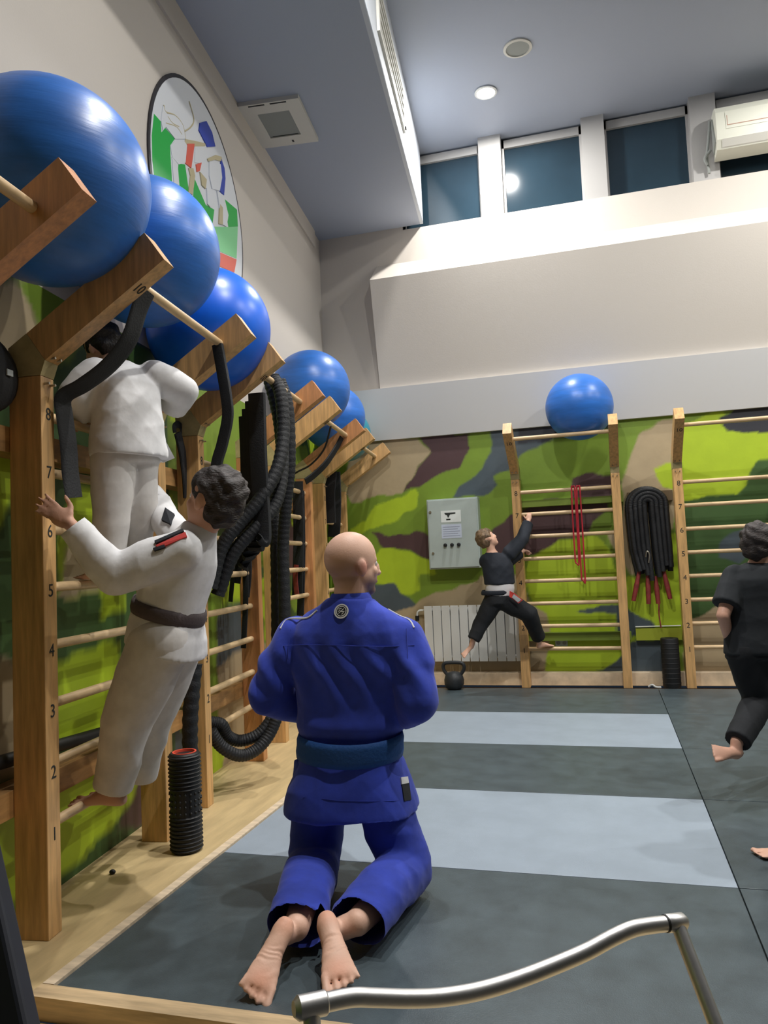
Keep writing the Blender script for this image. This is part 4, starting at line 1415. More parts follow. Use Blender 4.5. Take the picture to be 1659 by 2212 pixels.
def add_foot(B, heel, ball, sole_n, s, medial, toe_dir=None, toe_len=1.0):
    """heel, ball: points on the sole centreline; sole_n points out of the sole; medial: lateral unit to big-toe side"""
    a = unit(ball - heel)
    n = unit(sole_n - a * (sole_n @ a))
    lat = unit(np.cross(a, n))
    if lat @ medial < 0:
        lat = -lat
    L = np.linalg.norm(ball - heel)
    secs = []
    for t, w, h, dn, dl in ((-0.12, 0.06, 0.08, 0.12, 0), (-0.06, 0.105, 0.16, 0.15, 0), (0.08, 0.135, 0.20, 0.18, 0), (0.25, 0.128, 0.20, 0.20, -0.01), (0.45, 0.135, 0.19, 0.215, -0.025),
                            (0.68, 0.165, 0.145, 0.165, -0.01), (0.9, 0.195, 0.105, 0.11, 0), (1.02, 0.195, 0.085, 0.09, 0.0), (1.10, 0.16, 0.05, 0.07, 0)):
        c = heel + a * L * t - n * dn * L * 0.9 + lat * dl * L
        secs.append((c, lat * w * L * 1.42, n * h * L * 0.95))
    B.loft(secs)
    td = unit(toe_dir) if toe_dir is not None else a
    for off, ln, r in ((0.165, 0.30, 0.082), (0.062, 0.29, 0.058), (-0.025, 0.26, 0.054), (-0.105, 0.22, 0.05), (-0.180, 0.17, 0.048)):
        p = ball + lat * off * L * 1.42 + a * L * (0.02 - 0.10 * abs(off - 0.08)) - n * 0.085 * L
        q = p + td * ln * L * toe_len * 0.85 + lat * off * 0.12 * L
        B.chain([p, p * 0.5 + q * 0.5 + n * 0.012 * L, q], [r * L * 0.85, r * L * 0.78, r * L * 0.95])
    return a, n, lat


def skin_colour(base=(216, 170, 146), tips=None, stub=None):
    b = np.array(lin(base)[:3])

    def fn(V):
        C = np.tile(b, (len(V), 1))
        C *= (1 + 0.05 * np.sin(V[:, :1] * 37 + 2 * np.sin(V[:, 2:] * 29)))
        if tips is not None:
            for (p, r, c) in tips:
                w = np.clip(1.3 - np.linalg.norm(V - p, axis=1) / r, 0, 1)[:, None]
                C = C * (1 - w) + np.array(lin(c)[:3]) * w
        if stub is not None:
            C = stub(V, C)
        return np.clip(C, 0, 1)
    return fn


def cloth_folds(amp=0.004, scale=28.0, seed=1, axis=None):
    r = np.random.default_rng(seed)
    K = [(r.normal(0, 1, 3), r.uniform(0, 6.28)) for _ in range(7)]

    def fn(V):
        s = np.zeros(len(V))
        for i, (k, ph) in enumerate(K):
            k = unit(k) * scale * (0.5 + 0.25 * i)
            if axis is not None:
                k = k - axis * (k @ axis) * 0.6
            w = V @ k + ph + 1.6 * np.sin(V @ np.roll(k, 1) * 0.4 + ph)
            s += (1 - np.abs(np.sin(w)) ** 0.7) / (1 + 0.35 * i)
        s -= s.mean()
        return s * amp
    return fn


def surface(ob, base, fallbackD=2.8):
    """returns hit(x, y): the point and normal of ob's surface seen along a sight line"""
    from mathutils.bvhtree import BVHTree
    tree = BVHTree.FromPolygons([v.co[:] for v in ob.data.vertices], [p_.vertices[:] for p_ in ob.data.polygons])

    def hit(x, y):
        v = Vector(unit(_ray(x, y)))
        loc, nor, idx, dist = tree.ray_cast(Vector(CAM_O - base), v)
        if loc is None:
            loc, nor, idx, dist = tree.find_nearest(Vector(atD(x, y, fallbackD) - base))
        nor = np.array(nor)
        if nor @ np.array(v) > 0:
            nor = -nor
        return np.array(loc) + base, nor
    return hit


def stick_patch(ob, base, name, m, pxs, lift=0.003, D=2.8, parent=None):
    hit = surface(ob, base, D)
    q = [hit(x, y) for x, y in pxs]
    nq = unit(sum(n_ for p_, n_ in q))
    k = len(q)
    mb = MB()
    mb.add([p_ + nq * lift for p_, n_ in q] + [p_ - nq * 0.008 for p_, n_ in q], [tuple(range(k)), tuple(range(2 * k - 1, k - 1, -1))] + [(i, k + i, k + (i + 1) % k, (i + 1) % k) for i in range(k)])
    return mb.build(name, m, parent if parent is not None else ob, off=base)


# ============================================================ kneeling man in blue
def build_man():
    base = np.array([-0.92, 2.70, 0.0])
    t = empty('person', base, label='bald bearded man in a blue gi kneeling on the dark mat, seen from behind', cat='person')
    px = lambda x, y, Y: atY(x, y, Y)
    CR = np.array([1.0, 0, 0])
    AW = np.array([0, 1.0, 0])     # he faces the back wall
    UP = np.array([0, 0, 1.0])
    hipL, hipR = px(690, 1672, 2.71), px(815, 1676, 2.71)
    kL, kR = np.array([-1.085, 2.70, 0.075]), np.array([-0.738, 2.68, 0.075])
    ankL, ankR = px(640, 2003, 2.22), px(772, 1992, 2.27)
    heelL, ballL = px(617, 1992, 2.13), px(562, 2118, 1.995)
    heelR, ballR = px(705, 1976, 2.20), px(732, 2094, 2.07)
    head_c = px(762, 1219, 2.73)
    neck0, neck1 = px(757, 1318, 2.72), px(760, 1255, 2.725)
    gaze = unit(np.array([0.74, 0.67, 0]))
    shL, shR = px(640, 1378, 2.73), px(872, 1378, 2.73)
    elL, elR = px(576, 1502, 2.67), px(901, 1512, 2.67)
    wrL, wrR = px(690, 1530, 2.90), px(815, 1535, 2.90)
    s = 0.245
    B = Blob()
    f, r, u = add_head(B, head_c, gaze, UP, s)
    B.chain([neck0, neck1, head_c - UP * 0.05 - gaze * 0.02], [0.066, 0.064, 0.060])
    B.chain([px(757, 1375, 2.74), px(757, 1440, 2.73), px(757, 1560, 2.72), px(755, 1650, 2.71)], [0.08, 0.10, 0.10, 0.11])
    B.chain([shL, elL, wrL], [0.055, 0.045, 0.032])
    B.chain([shR, elR, wrR], [0.055, 0.045, 0.032])
    B.chain([shL, shR], [0.05, 0.05])
    add_hand(B, wrL, unit(wrR - wrL) * 0.7 + AW * 0.7, UP, 0.17, 0.6, thumb=1)
    add_hand(B, wrR, unit(wrL - wrR) * 0.7 + AW * 0.7, UP, 0.17, 0.6, thumb=-1)
    B.chain([hipL, kL, ankL], [0.085, 0.058, 0.040])
    B.chain([hipR, kR, ankR], [0.085, 0.058, 0.040])
    toCam = unit(CAM_O - ballL)
    nL = unit(toCam + 0.25 * UP)
    for (heel, ball, med, ank) in ((heelL, ballL, CR, ankL), (heelR, ballR, -CR, ankR)):
        a, n, lat = add_foot(B, heel, ball, nL, 1.0, med)
        L = np.linalg.norm(ball - heel)
        hc = heel - n * 0.17 * L
        B.chain([hc + a * 0.02, hc - n * 0.035 + unit(ank - heel) * 0.03, ank], [0.030, 0.034, 0.037])
    foot_axis = [(heelL, ballL), (heelR, ballR)]

    def wr(V):
        dsp = np.zeros(len(V))
        for (h, b) in foot_axis:
            L = np.linalg.norm(b - h)
            a = (b - h) / L
            rel = V - h
            tt = rel @ a
            dist = np.linalg.norm(rel - tt[:, None] * a, axis=1)
            m_ = (tt > 0.15 * L) & (tt < 0.95 * L) & (dist < 0.08) & ((rel @ nL) > -0.018)
            dsp += np.where(m_, 0.0011 * np.sin((tt + 0.3 * (rel @ CR) + 0.006 * np.sin((rel @ CR) * 90) + 0.01 * np.sin(tt * 70)) * 330) * (0.5 + 0.5 * np.sin(tt * 95 + (rel @ CR) * 60)) * np.clip((tt / L - 0.15) * 5, 0, 1) * np.clip((0.95 - tt / L) * 6, 0, 1), 0)
        return dsp

    def stub(V, C):
        rel = V - head_c
        uu, ff, rr_ = rel @ u / s, rel @ f / s, rel @ r / s
        hm = (np.abs(rr_) < 0.5) & (uu > -0.62) & (uu < 0.6) & (np.linalg.norm(rel, axis=1) < 0.62 * s)
        # shaved hair line at back and sides, beard at jaw
        shave = np.clip((0.14 - uu) * 5, 0, 1) * np.clip((uu + 0.42) * 5, 0, 1) * np.clip((0.10 - ff) * 6, 0, 1) * hm
        beard = np.clip((-0.16 - uu) * 7, 0, 1) * np.clip((ff + 0.02) * 6, 0, 1) * hm
        C = C * (1 - 0.55 * shave[:, None]) + np.array(lin((88, 76, 76))[:3]) * 0.55 * shave[:, None]
        C = C * (1 - 0.75 * beard[:, None]) + np.array(lin((66, 56, 58))[:3]) * 0.75 * beard[:, None]
        return C
    tips = [(heelL, 0.035, (228, 172, 146)), (heelR, 0.035, (228, 172, 146)), (ballL, 0.04, (228, 170, 144)), (ballR, 0.04, (228, 170, 144)),
            (head_c + r * 0.34 * s - u * 0.06 * s, 0.03, (222, 150, 132)), (head_c - u * 0.27 * s + f * 0.36 * s, 0.018, (176, 104, 98))]
    B.build('body', SKIN, t, base, 0.0045, 8, folds=wr, colour=skin_colour((226, 184, 162), tips, stub))
    add_eyes(t, base, head_c, gaze, UP, s)

    # trousers
    T = Blob()
    hw = 0.165
    for (hip, kn, ank, ax, sgn) in ((hipL, kL, ankL, -1, -1), (hipR, kR, ankR, 1, 1)):
        mid = (hip + kn) / 2
        T.loft([(hip + UP * 0.06, CR * 0.085, AW * 0.10), (mid * 0.4 + hip * 0.6, CR * 0.098, AW * 0.112), (mid * 0.8 + kn * 0.2, CR * 0.098, AW * 0.105), (kn + UP * 0.05, CR * 0.094, AW * 0.10), (kn + UP * 0.015, CR * 0.088, AW * 0.09)])
        d = unit(ank - kn)
        side = unit(np.cross(d, UP))
        upn = np.cross(side, d)
        hem = ank + d * 0.005 + UP * 0.004
        T.loft([(kn + d * -0.04 + UP * 0.02, side * 0.088, upn * 0.085), (kn + d * 0.08 + UP * 0.02, side * 0.096, upn * 0.088), (kn * 0.45 + ank * 0.55 + UP * 0.022, side * 0.092, upn * 0.080),
                (hem - d * 0.06, side * 0.092, upn * 0.072), (hem, side * 0.090 + upn * 0.01, upn * 0.066)])
    T.loft([(px(755, 1620, 2.71), CR * 0.15, AW * 0.10), (px(755, 1690, 2.71), CR * 0.17, AW * 0.115), (px(755, 1740, 2.71), CR * 0.17, AW * 0.115)])
    dL, dR = unit(ankL - kL), unit(ankR - kR)
    T.build('trousers', GI_BLUE_T, t, base, 0.0075, 5, folds=cloth_folds(0.0042, 22, 3), cuts=((ankL + dL * 0.005, dL, 0.13), (ankR + dR * 0.005, dR, 0.13)))

    # jacket
    J = Blob()
    sec = [(757, 1294, 0.086, 0.070), (757, 1308, 0.118, 0.078), (757, 1322, 0.165, 0.088), (757, 1340, 0.208, 0.100), (757, 1362, 0.232, 0.112), (757, 1395, 0.240, 0.122), (757, 1440, 0.228, 0.130), (756, 1500, 0.203, 0.132), (756, 1560, 0.188, 0.132), (755, 1610, 0.180, 0.130)]
    J.loft([(px(x, y, 2.72), CR * w, AW * h) for (x, y, w, h) in sec])
    for (sh, el, wrr, sg) in ((shL, elL, wrL, -1), (shR, elR, wrR, 1)):
        J.chain([sh, sh * 0.5 + el * 0.5 + CR * sg * 0.012, el, el * 0.35 + wrr * 0.65], [0.082, 0.084, 0.072, 0.066])
    J.loft([(px(755, 1590, 2.715), CR * 0.174, AW * 0.126), (px(755, 1640, 2.715), CR * 0.186, AW * 0.146), (px(755, 1690, 2.712), CR * 0.222, AW * 0.172), (px(759, 1732, 2.71), CR * 0.240, AW * 0.186), (px(760, 1746, 2.71), CR * 0.243, AW * 0.188)], ex=0.72)
    cf0 = cloth_folds(0.008, 11, 8, axis=UP)

    def cf(V):
        d = cf0(V)
        # long diagonal pulls from the right shoulder blade to the waist, and blousing above the belt
        rel = V - px(800, 1450, 2.60)
        q = rel @ CR * 0.9 + rel[:, 2] * 0.35
        msk = np.clip(1 - np.abs(rel @ UP) / 0.24, 0, 1)
        d = d + 0.007 * msk * np.sin(q * 62 + 1.5 * np.sin(rel[:, 2] * 16))
        e = (V[:, 2] - px(755, 1560, 2.72)[2]) / 0.035
        return d * np.clip(np.abs(V[:, 2] - px(755, 1612, 2.72)[2]) / 0.06, 0, 1) + 0.012 * np.exp(-e * e)
    jo = J.build('jacket', GI_BLUE, t, base, 0.0075, 5, folds=cf, cuts=((px(757, 1286, 2.72), UP, 0.075),))
    # seams
    jm = MB()
    pts = []
    for x, y in ((612, 1392), (660, 1394), (720, 1396), (790, 1397), (850, 1396), (896, 1394)):
        pts.append(px(x, y, 2.72))
    # collar band
    Cb = Blob()
    Cb.loft([(px(757, 1276, 2.722), CR * 0.066, AW * 0.062), (px(757, 1300, 2.72), CR * 0.086, AW * 0.074), (px(757, 1322, 2.715), CR * 0.104, AW * 0.080)])
    Cb.build('collar', GI_BLUE, t, base, 0.006, 3, cuts=((px(757, 1276, 2.722), UP, 0.08),))
    # belt
    Bt = MB()
    ring = []
    c0, c1 = px(755, 1634, 2.715), px(757, 1584, 2.715)
    for zc, w, h in ((c0, 0.200, 0.160), (c0 * 0.75 + c1 * 0.25, 0.203, 0.163), (c0 * 0.5 + c1 * 0.5, 0.201, 0.161), (c0 * 0.25 + c1 * 0.75, 0.202, 0.162), (c1, 0.196, 0.156)):
        for j in range(48):
            a = 2 * math.pi * j / 48
            ring.append(zc + CR * w * math.cos(a) + AW * h * math.sin(a) + UP * 0.006 * math.sin(2 * a + 1))
    fs = []
    for i in range(4):
        for j in range(48):
            fs.append((i * 48 + j, i * 48 + (j + 1) % 48, (i + 1) * 48 + (j + 1) % 48, (i + 1) * 48 + j))
    Bt.add(ring, fs)
    bo = Bt.build('belt', BELT_BLUE, t, True, off=base)
    so = bo.modifiers.new('thick', 'SOLIDIFY')
    so.thickness = 0.006
    hit = surface(jo, base)
    # round back patch
    surf, pn = hit(738, 1321)
    pn = unit(pn)
    pu = unit(np.cross(UP, pn))
    pv = np.cross(pn, pu)
    for line in ([(612, 1395), (660, 1393), (720, 1394), (790, 1396), (850, 1396), (895, 1394)], [(655, 1722), (700, 1726), (740, 1730), (800, 1731), (850, 1730), (878, 1728)], [(628, 1360), (622, 1420), (632, 1470)], [(878, 1358), (880, 1420), (872, 1470)]):
        q = [hit(x, y) for x, y in line]
        MB().tube(spline([p_ + n_ * 0.0005 for p_, n_ in q], 40), 0.0014, 6).build('stitched_seam', GI_BLUE_T, jo, True, off=base)
    def disc(rad, lift, name, m, parent, segs=28, inner=None):
        mb = MB()
        if inner:
            for rr_, dz in ((inner, 0), (rad, 0)):
                pass
            vs, fs2 = [], []
            for j in range(segs):
                a = 2 * math.pi * j / segs
                for rr_ in (inner, rad):
                    for dz in (0, 0.002):
                        vs.append(surf + (pu * math.cos(a) + pv * math.sin(a)) * rr_ + pn * (lift + dz))
            for j in range(segs):
                k = (j + 1) % segs
                A_ = [j * 4 + q for q in range(4)]
                B_ = [k * 4 + q for q in range(4)]
                fs2 += [(A_[1], A_[3], B_[3], B_[1]), (A_[3], A_[2], B_[2], B_[3]), (A_[2], A_[0], B_[0], B_[2]), (A_[0], A_[1], B_[1], B_[0])]
            mb.add(vs, fs2)
        else:
            mb.tube([surf + pn * (lift - 0.006), surf + pn * (lift + 0.002)], rad, segs)
        return mb.build(name, m, parent, False, off=base)
    pt = disc(0.0265, 0.0015, 'back_patch', PATCH_K, t)
    disc(0.0275, 0.0025, 'patch_ring', PATCH_W, pt, inner=0.0225)
    disc(0.0195, 0.0030, 'patch_ring', PATCH_W, pt, inner=0.0170)
    gl = MB()
    for (x0, y0, x1, y1) in ((-0.010, -0.008, 0.009, 0.010), (-0.011, 0.008, 0.0, 0.011), (0.002, -0.012, 0.010, -0.004), (-0.012, -0.001, -0.004, 0.005), (0.0, -0.002, 0.012, -0.001)):
        gl.tube([surf + pu * x0 + pv * y0 + pn * 0.0040, surf + pu * x1 + pv * y1 + pn * 0.0040], 0.0017, 6)
    gl.build('patch_glyph', PATCH_W, pt, off=base)
    # white shoulder piping
    pp = MB()
    for line in ([(672, 1306), (645, 1320), (622, 1338), (606, 1358)], [(842, 1308), (866, 1322), (884, 1340), (894, 1356)]):
        q = [hit(x, y) for x, y in line]
        pp.tube(spline([p_ + n_ * 0.001 for p_, n_ in q], 24), 0.0035, 6)
    pp.build('shoulder_piping', PATCH_W, jo, True, off=base)
    # side label at the jacket skirt
    stick_patch(jo, base, 'side_label', PATCH_K, [(866, 1692), (882, 1690), (887, 1728), (872, 1731)], 0.004)
    stick_patch(jo, base, 'side_label', PATCH_W, [(864, 1680), (879, 1678), (881, 1692), (866, 1695)], 0.005)


build_man()


# ============================================================ generic child builder
def build_child(label, P, colours, opts):
    """P: joint positions in metres; opts: scale, hair, clothing"""
    k = opts.get('k', 1.0)
    base = P['base']
    t = empty('person', base, label=label, cat='person')
    s = opts.get('head', 0.20)
    B = Blob()
    f, r, u = add_head(B, P['head'], P['gaze'], P['hup'], s)
    B.chain([P['neck'], P['head'] - u * 0.28 * s - f * 0.05 * s], [0.046 * k, 0.043 * k])
    ch = P['chest']
    B.chain([P['neck'], ch, P['belly'], P['pelvis']], [0.06 * k, 0.088 * k, 0.085 * k, 0.09 * k])
    B.chain([P['shL'], ch, P['shR']], [0.045 * k, 0.06 * k, 0.045 * k])
    for sd, th in (('L', 1), ('R', -1)):
        B.chain([P['sh' + sd], P['el' + sd], P['wr' + sd]], [0.040 * k, 0.032 * k, 0.022 * k])
        d, n, curl = P['hand' + sd]
        add_hand(B, P['wr' + sd] - unit(d) * 0.005, d, n, opts.get('hand', 0.135), curl, thumb=th * (1 if opts.get('thumbflip') is None else -1))
        B.chain([P['hip' + sd], P['kn' + sd], P['an' + sd]], [0.066 * k, 0.045 * k, 0.030 * k])
        heel, ball, sn, med = P['foot' + sd]
        add_foot(B, heel, ball, sn, 1.0, med)
        aa = unit(ball - heel)
        nn_ = unit(sn - aa * (sn @ aa))
        L = np.linalg.norm(ball - heel)
        B.chain([heel - nn_ * 0.2 * L + aa * 0.1 * L, P['an' + sd]], [0.028 * k, 0.029 * k])
    tips = [(P['head'] - u * 0.27 * s + f * 0.36 * s, 0.018, (188, 110, 104))]
    B.build('body', SKIN, t, base, opts.get('voxel', 0.006), 5, colour=skin_colour(opts.get('skin', (224, 178, 154)), tips))
    add_eyes(t, base, P['head'], P['gaze'], P['hup'], s)
    # hair
    H = Blob()
    R = np.stack([r, f, u], 1)
    hc = P['head']
    lo = opts.get('hairlow', 0.0)
    H.ball(hc + u * 0.15 * s - f * 0.07 * s, s, (0.385, 0.44, 0.41), R)
    H.ball(hc - u * (0.02 + lo) * s - f * 0.20 * s, s, (0.35, 0.27, 0.32), R)
    H.ball(hc + u * 0.30 * s + f * 0.17 * s, s, (0.29, 0.20, 0.19), R)
    for kx in (-1, 1):
        H.ball(hc + r * kx * 0.28 * s + u * 0.10 * s - f * 0.0 * s, s, (0.10, 0.16, 0.20), R)
    sd_ = np.random.default_rng(int(abs(hc[0]) * 1000))
    ks = [unit(sd_.normal(0, 1, 3)) * sd_.uniform(60, 160) for _ in range(6)]

    def hf(V):
        return 0.006 * s / 0.2 * sum(np.sin(V @ q + i + 2 * np.sin(V @ np.roll(q, 1) * 0.3)) for i, q in enumerate(ks)) / 3
    H.build('hair', opts['hair'], t, base, 0.006, 2, folds=hf)
    return t, base, f, r, u


def torso_cloth(t, base, name, m, secs, sleeves, voxel=0.0075, amp=0.004, sc=22, seed=2, cuts=(), extra=None, smooth=4):
    J = Blob()
    if secs:
        J.loft(secs)
    for pts, rads in sleeves:
        J.chain(pts[:-1], rads[:-1])
        J.flatcone(pts[-2], rads[-2], pts[-1], rads[-1])
    if extra:
        extra(J)
    return J.build(name, m, t, base, voxel, smooth, folds=cloth_folds(amp, sc, seed), cuts=cuts)


def belt_ring(t, base, name, m, c, ax, u, v, hw, th=0.005):
    mb = MB()
    vs = []
    for tt, q in ((-1, 0.985), (-0.4, 1.02), (0.4, 1.02), (1, 0.985)):
        for j in range(40):
            a = 2 * math.pi * j / 40
            vs.append(c + ax * hw * tt + u * q * math.cos(a) + v * q * math.sin(a))
    fs = []
    for i in range(3):
        for j in range(40):
            fs.append((i * 40 + j, i * 40 + (j + 1) % 40, (i + 1) * 40 + (j + 1) % 40, (i + 1) * 40 + j))
    mb.add(vs, fs)
    o = mb.build(name, m, t, True, off=base)
    so = o.modifiers.new('thick', 'SOLIDIFY')
    so.thickness = th
    return o


UPV = np.array([0, 0, 1.0])
XL = l2w(1, 0, 0)      # out of the left wall
YL = l2w(0, 1, 0)      # along the left wall, away


def patch_quad(t, base, name, m, pts, n, lift=0.004, th=0.003):
    mb = MB()
    q = [np.asarray(p) + n * lift for p in pts]
    q2 = [p + n * th for p in q]
    k = len(q)
    mb.add(q + q2, [tuple(range(k)), tuple(range(k, 2 * k))[::-1]] + [(i, (i + 1) % k, k + (i + 1) % k, k + i) for i in range(k)])
    return mb.build(name, m, t, off=base)


# ============================================================ lower boy in white, leaning out from the nearest bars
def build_boy_lower():
    py = lambda x, y, yl=2.62: atLy(x, y, yl)
    P = dict(base=py(215, 1738, 2.68))
    head = py(462, 1082, 2.60)
    P['head'] = head
    lean = unit(py(455, 1010, 2.6) - py(425, 1180, 2.6))
    P['gaze'] = unit(-XL * 0.95 + YL * 0.28 + UPV * 0.30)
    P['hup'] = unit(UPV + XL * 0.25)
    P['neck'] = py(425, 1160, 2.60)
    P['chest'] = py(400, 1215, 2.62)
    P['belly'] = py(372, 1290, 2.63)
    P['pelvis'] = py(362, 1365, 2.64)
    P['shL'] = py(392, 1190, 2.50)
    P['shR'] = py(410, 1195, 2.74)
    P['elL'] = py(250, 1243, 2.42)
    P['wrL'] = py(150, 1130, 2.345)
    P['elR'] = py(360, 1128, 2.84)
    P['wrR'] = py(318, 1060, 2.98)
    P['handL'] = (unit(py(75, 1078, 2.325) - P['wrL']), unit(-YL * 0.95 + XL * 0.2 + UPV * 0.2), 0.10)
    P['handR'] = (unit(-XL * 0.7 + UPV * 0.5), unit(UPV + XL * 0.4), 0.6)
    P['hipL'] = py(345, 1385, 2.57)
    P['hipR'] = py(375, 1385, 2.72)
    P['knL'] = py(278, 1550, 2.61)
    P['knR'] = py(325, 1555, 2.78)
    P['anL'] = py(243, 1700, 2.66)
    P['anR'] = py(300, 1675, 2.86)
    hb = py(262, 1738, 2.665)
    bb = py(178, 1740, 2.68)
    P['footL'] = (hb, bb, -UPV, YL)
    hb2, bb2 = py(305, 1690, 2.86), py(232, 1712, 2.87)
    P['footR'] = (hb2, bb2, -UPV, -YL)
    t, base, f, r, u = build_child('boy in a white gi with a grey belt leaning out, hand on the nearest post', P, None,
                                   dict(k=1.0, head=0.235, hair=HAIR_D, hand=0.155, skin=(214, 166, 142), hairlow=0.05))
    d = unit(P['chest'] - P['pelvis'])
    w = YL
    dep = unit(np.cross(d, w))
    c = lambda x, y, yl=2.62: py(x, y, yl)
    secs = [(c(436, 1134, 2.61), w * 0.058, dep * 0.060), (c(428, 1150, 2.61), w * 0.078, dep * 0.066), (c(416, 1172, 2.62), w * 0.128, dep * 0.080), (c(402, 1205, 2.62), w * 0.150, dep * 0.105), (c(386, 1250, 2.63), w * 0.152, dep * 0.118), (c(370, 1300, 2.63), w * 0.148, dep * 0.118),
            (c(363, 1330, 2.64), w * 0.152, dep * 0.125), (c(362, 1365, 2.64), w * 0.165, dep * 0.138), (c(360, 1405, 2.64), w * 0.172, dep * 0.142)]
    sl = [([P['shL'], P['shL'] * 0.5 + P['elL'] * 0.5, P['elL'], P['elL'] * 0.5 + P['wrL'] * 0.5, P['wrL'] * 0.97 + P['elL'] * 0.03], [0.074, 0.076, 0.072, 0.058, 0.050]),
          ([P['shR'], P['shR'] * 0.5 + P['elR'] * 0.5, P['elR'], P['elR'] * 0.1 + P['wrR'] * 0.9], [0.072, 0.07, 0.062, 0.055])]
    jo = torso_cloth(t, base, 'jacket', GI_WHITE, secs, sl, seed=4, amp=0.005, sc=18, cuts=((P['wrL'] * 0.97 + P['elL'] * 0.03, unit(P['wrL'] - P['elL']), 0.07),))
    belt_ring(t, base, 'belt', GREY_BELT, c(366, 1318, 2.635), unit(c(369, 1300) - c(362, 1335)), w * 0.158, dep * 0.130, 0.026)
    Tt = [([P['hipL'], P['hipL'] * 0.5 + P['knL'] * 0.5, P['knL'], P['knL'] * 0.5 + P['anL'] * 0.5, P['anL']], [0.112, 0.108, 0.092, 0.080, 0.074]),
          ([P['hipR'], P['hipR'] * 0.5 + P['knR'] * 0.5, P['knR'], P['knR'] * 0.5 + P['anR'] * 0.5, P['anR']], [0.108, 0.102, 0.085, 0.074, 0.068])]
    torso_cloth(t, base, 'trousers', GI_WHITE_T, [(c(365, 1325, 2.64), w * 0.14, dep * 0.11), (c(360, 1385, 2.64), w * 0.165, dep * 0.125)], Tt, seed=6, amp=0.005, sc=16,
                cuts=((P['anL'], unit(P['anL'] - P['knL']), 0.09), (P['anR'], unit(P['anR'] - P['knR']), 0.085)))
    # shoulder patch: dark and red stripes, dark square on the raised sleeve
    for m_, q in ((PATCH_K, [(334, 1172), (394, 1146), (398, 1151), (338, 1177)]), (PATCH_R, [(336, 1181), (400, 1152), (404, 1162), (342, 1188)]), (PATCH_K, [(331, 1186), (356, 1178), (358, 1184), (334, 1192)])):
        stick_patch(jo, base, 'shoulder_stripe', m_, q, 0.009, 2.75)
    stick_patch(jo, base, 'sleeve_patch', PATCH_K, [(358, 1100), (378, 1114), (370, 1136), (350, 1126)], 0.010, 2.85)


build_boy_lower()


# ============================================================ upper boy in white, high on the nearest bars
def build_boy_upper():
    py = lambda x, y, yl=2.74: atLy(x, y, yl)
    P = dict(base=py(262, 1275, 2.74))
    P['base'] = l2w(-1.50, 2.74, RUNG_Z[4] + 0.018)
    P['head'] = py(222, 752, 2.86)
    P['gaze'] = unit(-XL * 0.9 + YL * 0.3 - UPV * 0.25)
    P['hup'] = unit(UPV - XL * 0.4)
    P['neck'] = py(248, 792, 2.80)
    P['chest'] = py(268, 840, 2.75)
    P['belly'] = py(275, 910, 2.74)
    P['pelvis'] = py(275, 975, 2.74)
    P['shL'] = py(205, 810, 2.66)
    P['shR'] = py(335, 815, 2.84)
    P['elL'] = py(165, 850, 2.62)
    P['wrL'] = py(190, 905, 2.72)
    P['elR'] = py(395, 845, 2.92)
    P['wrR'] = py(372, 885, 3.02)
    P['handL'] = (unit(-XL + YL * 0.2), UPV, 0.8)
    P['handR'] = (unit(-XL), UPV, 0.8)
    P['hipL'] = py(245, 990, 2.68)
    P['hipR'] = py(294, 990, 2.79)
    P['knL'] = py(242, 1100, 2.68)
    P['knR'] = py(300, 1085, 2.80)
    fz = RUNG_Z[4] + 0.018
    P['anL'] = l2w(-1.50, 2.69, fz + 0.055)
    P['anR'] = l2w(-1.49, 2.87, fz + 0.055)
    P['footL'] = (l2w(-1.475, 2.69, fz), l2w(-1.605, 2.69, fz), -UPV, YL)
    P['footR'] = (l2w(-1.465, 2.87, fz), l2w(-1.595, 2.88, fz), -UPV, -YL)
    t, base, f, r, u = build_child('boy in a white gi high on the nearest wall bars, back to the viewer', P, None,
                                   dict(k=0.9, head=0.19, hair=HAIR_K, hand=0.125))
    w = unit(YL * 0.75 + XL * 0.35)
    dep = unit(np.cross(UPV, w))
    c = py
    secs = [(c(252, 782, 2.80), w * 0.06, dep * 0.05), (c(262, 800, 2.77), w * 0.135, dep * 0.08), (c(270, 830, 2.75), w * 0.142, dep * 0.098), (c(275, 880, 2.74), w * 0.138, dep * 0.105), (c(278, 930, 2.74), w * 0.142, dep * 0.110),
            (c(279, 975, 2.74), w * 0.153, dep * 0.12), (c(280, 990, 2.74), w * 0.152, dep * 0.12)]
    mid = lambda a, b, q=0.5: a * (1 - q) + b * q
    sl = [([P['shL'], mid(P['shL'], P['elL']), P['elL'], mid(P['elL'], P['wrL'], 0.85)], [0.070, 0.07, 0.064, 0.054]),
          ([P['shR'], mid(P['shR'], P['elR']), P['elR'], mid(P['elR'], P['wrR'], 0.85)], [0.070, 0.07, 0.066, 0.058])]
    torso_cloth(t, base, 'jacket', GI_WHITE, secs, sl, seed=14, amp=0.0045, sc=18)
    patch_quad(t, base, 'jacket_flap', GI_WHITE, [c(340, 940, 2.80), c(352, 945, 2.81), c(376, 990, 2.86), c(352, 1000, 2.84), c(338, 990, 2.80)], unit(XL * 0.6 - YL * 0.6), 0.0, 0.008)
    Tt = [([P['hipL'], mid(P['hipL'], P['knL']), P['knL'], mid(P['knL'], P['anL']), P['anL'] + UPV * 0.01], [0.084, 0.078, 0.070, 0.064, 0.060]),
          ([P['hipR'], mid(P['hipR'], P['knR']), P['knR'], mid(P['knR'], P['anR']), P['anR'] + UPV * 0.01], [0.082, 0.076, 0.070, 0.064, 0.060])]
    torso_cloth(t, base, 'trousers', GI_WHITE_T, [(c(276, 950, 2.74), w * 0.12, dep * 0.10), (c(275, 1000, 2.74), w * 0.125, dep * 0.105)], Tt, seed=16, amp=0.0035, sc=18)


build_boy_upper()


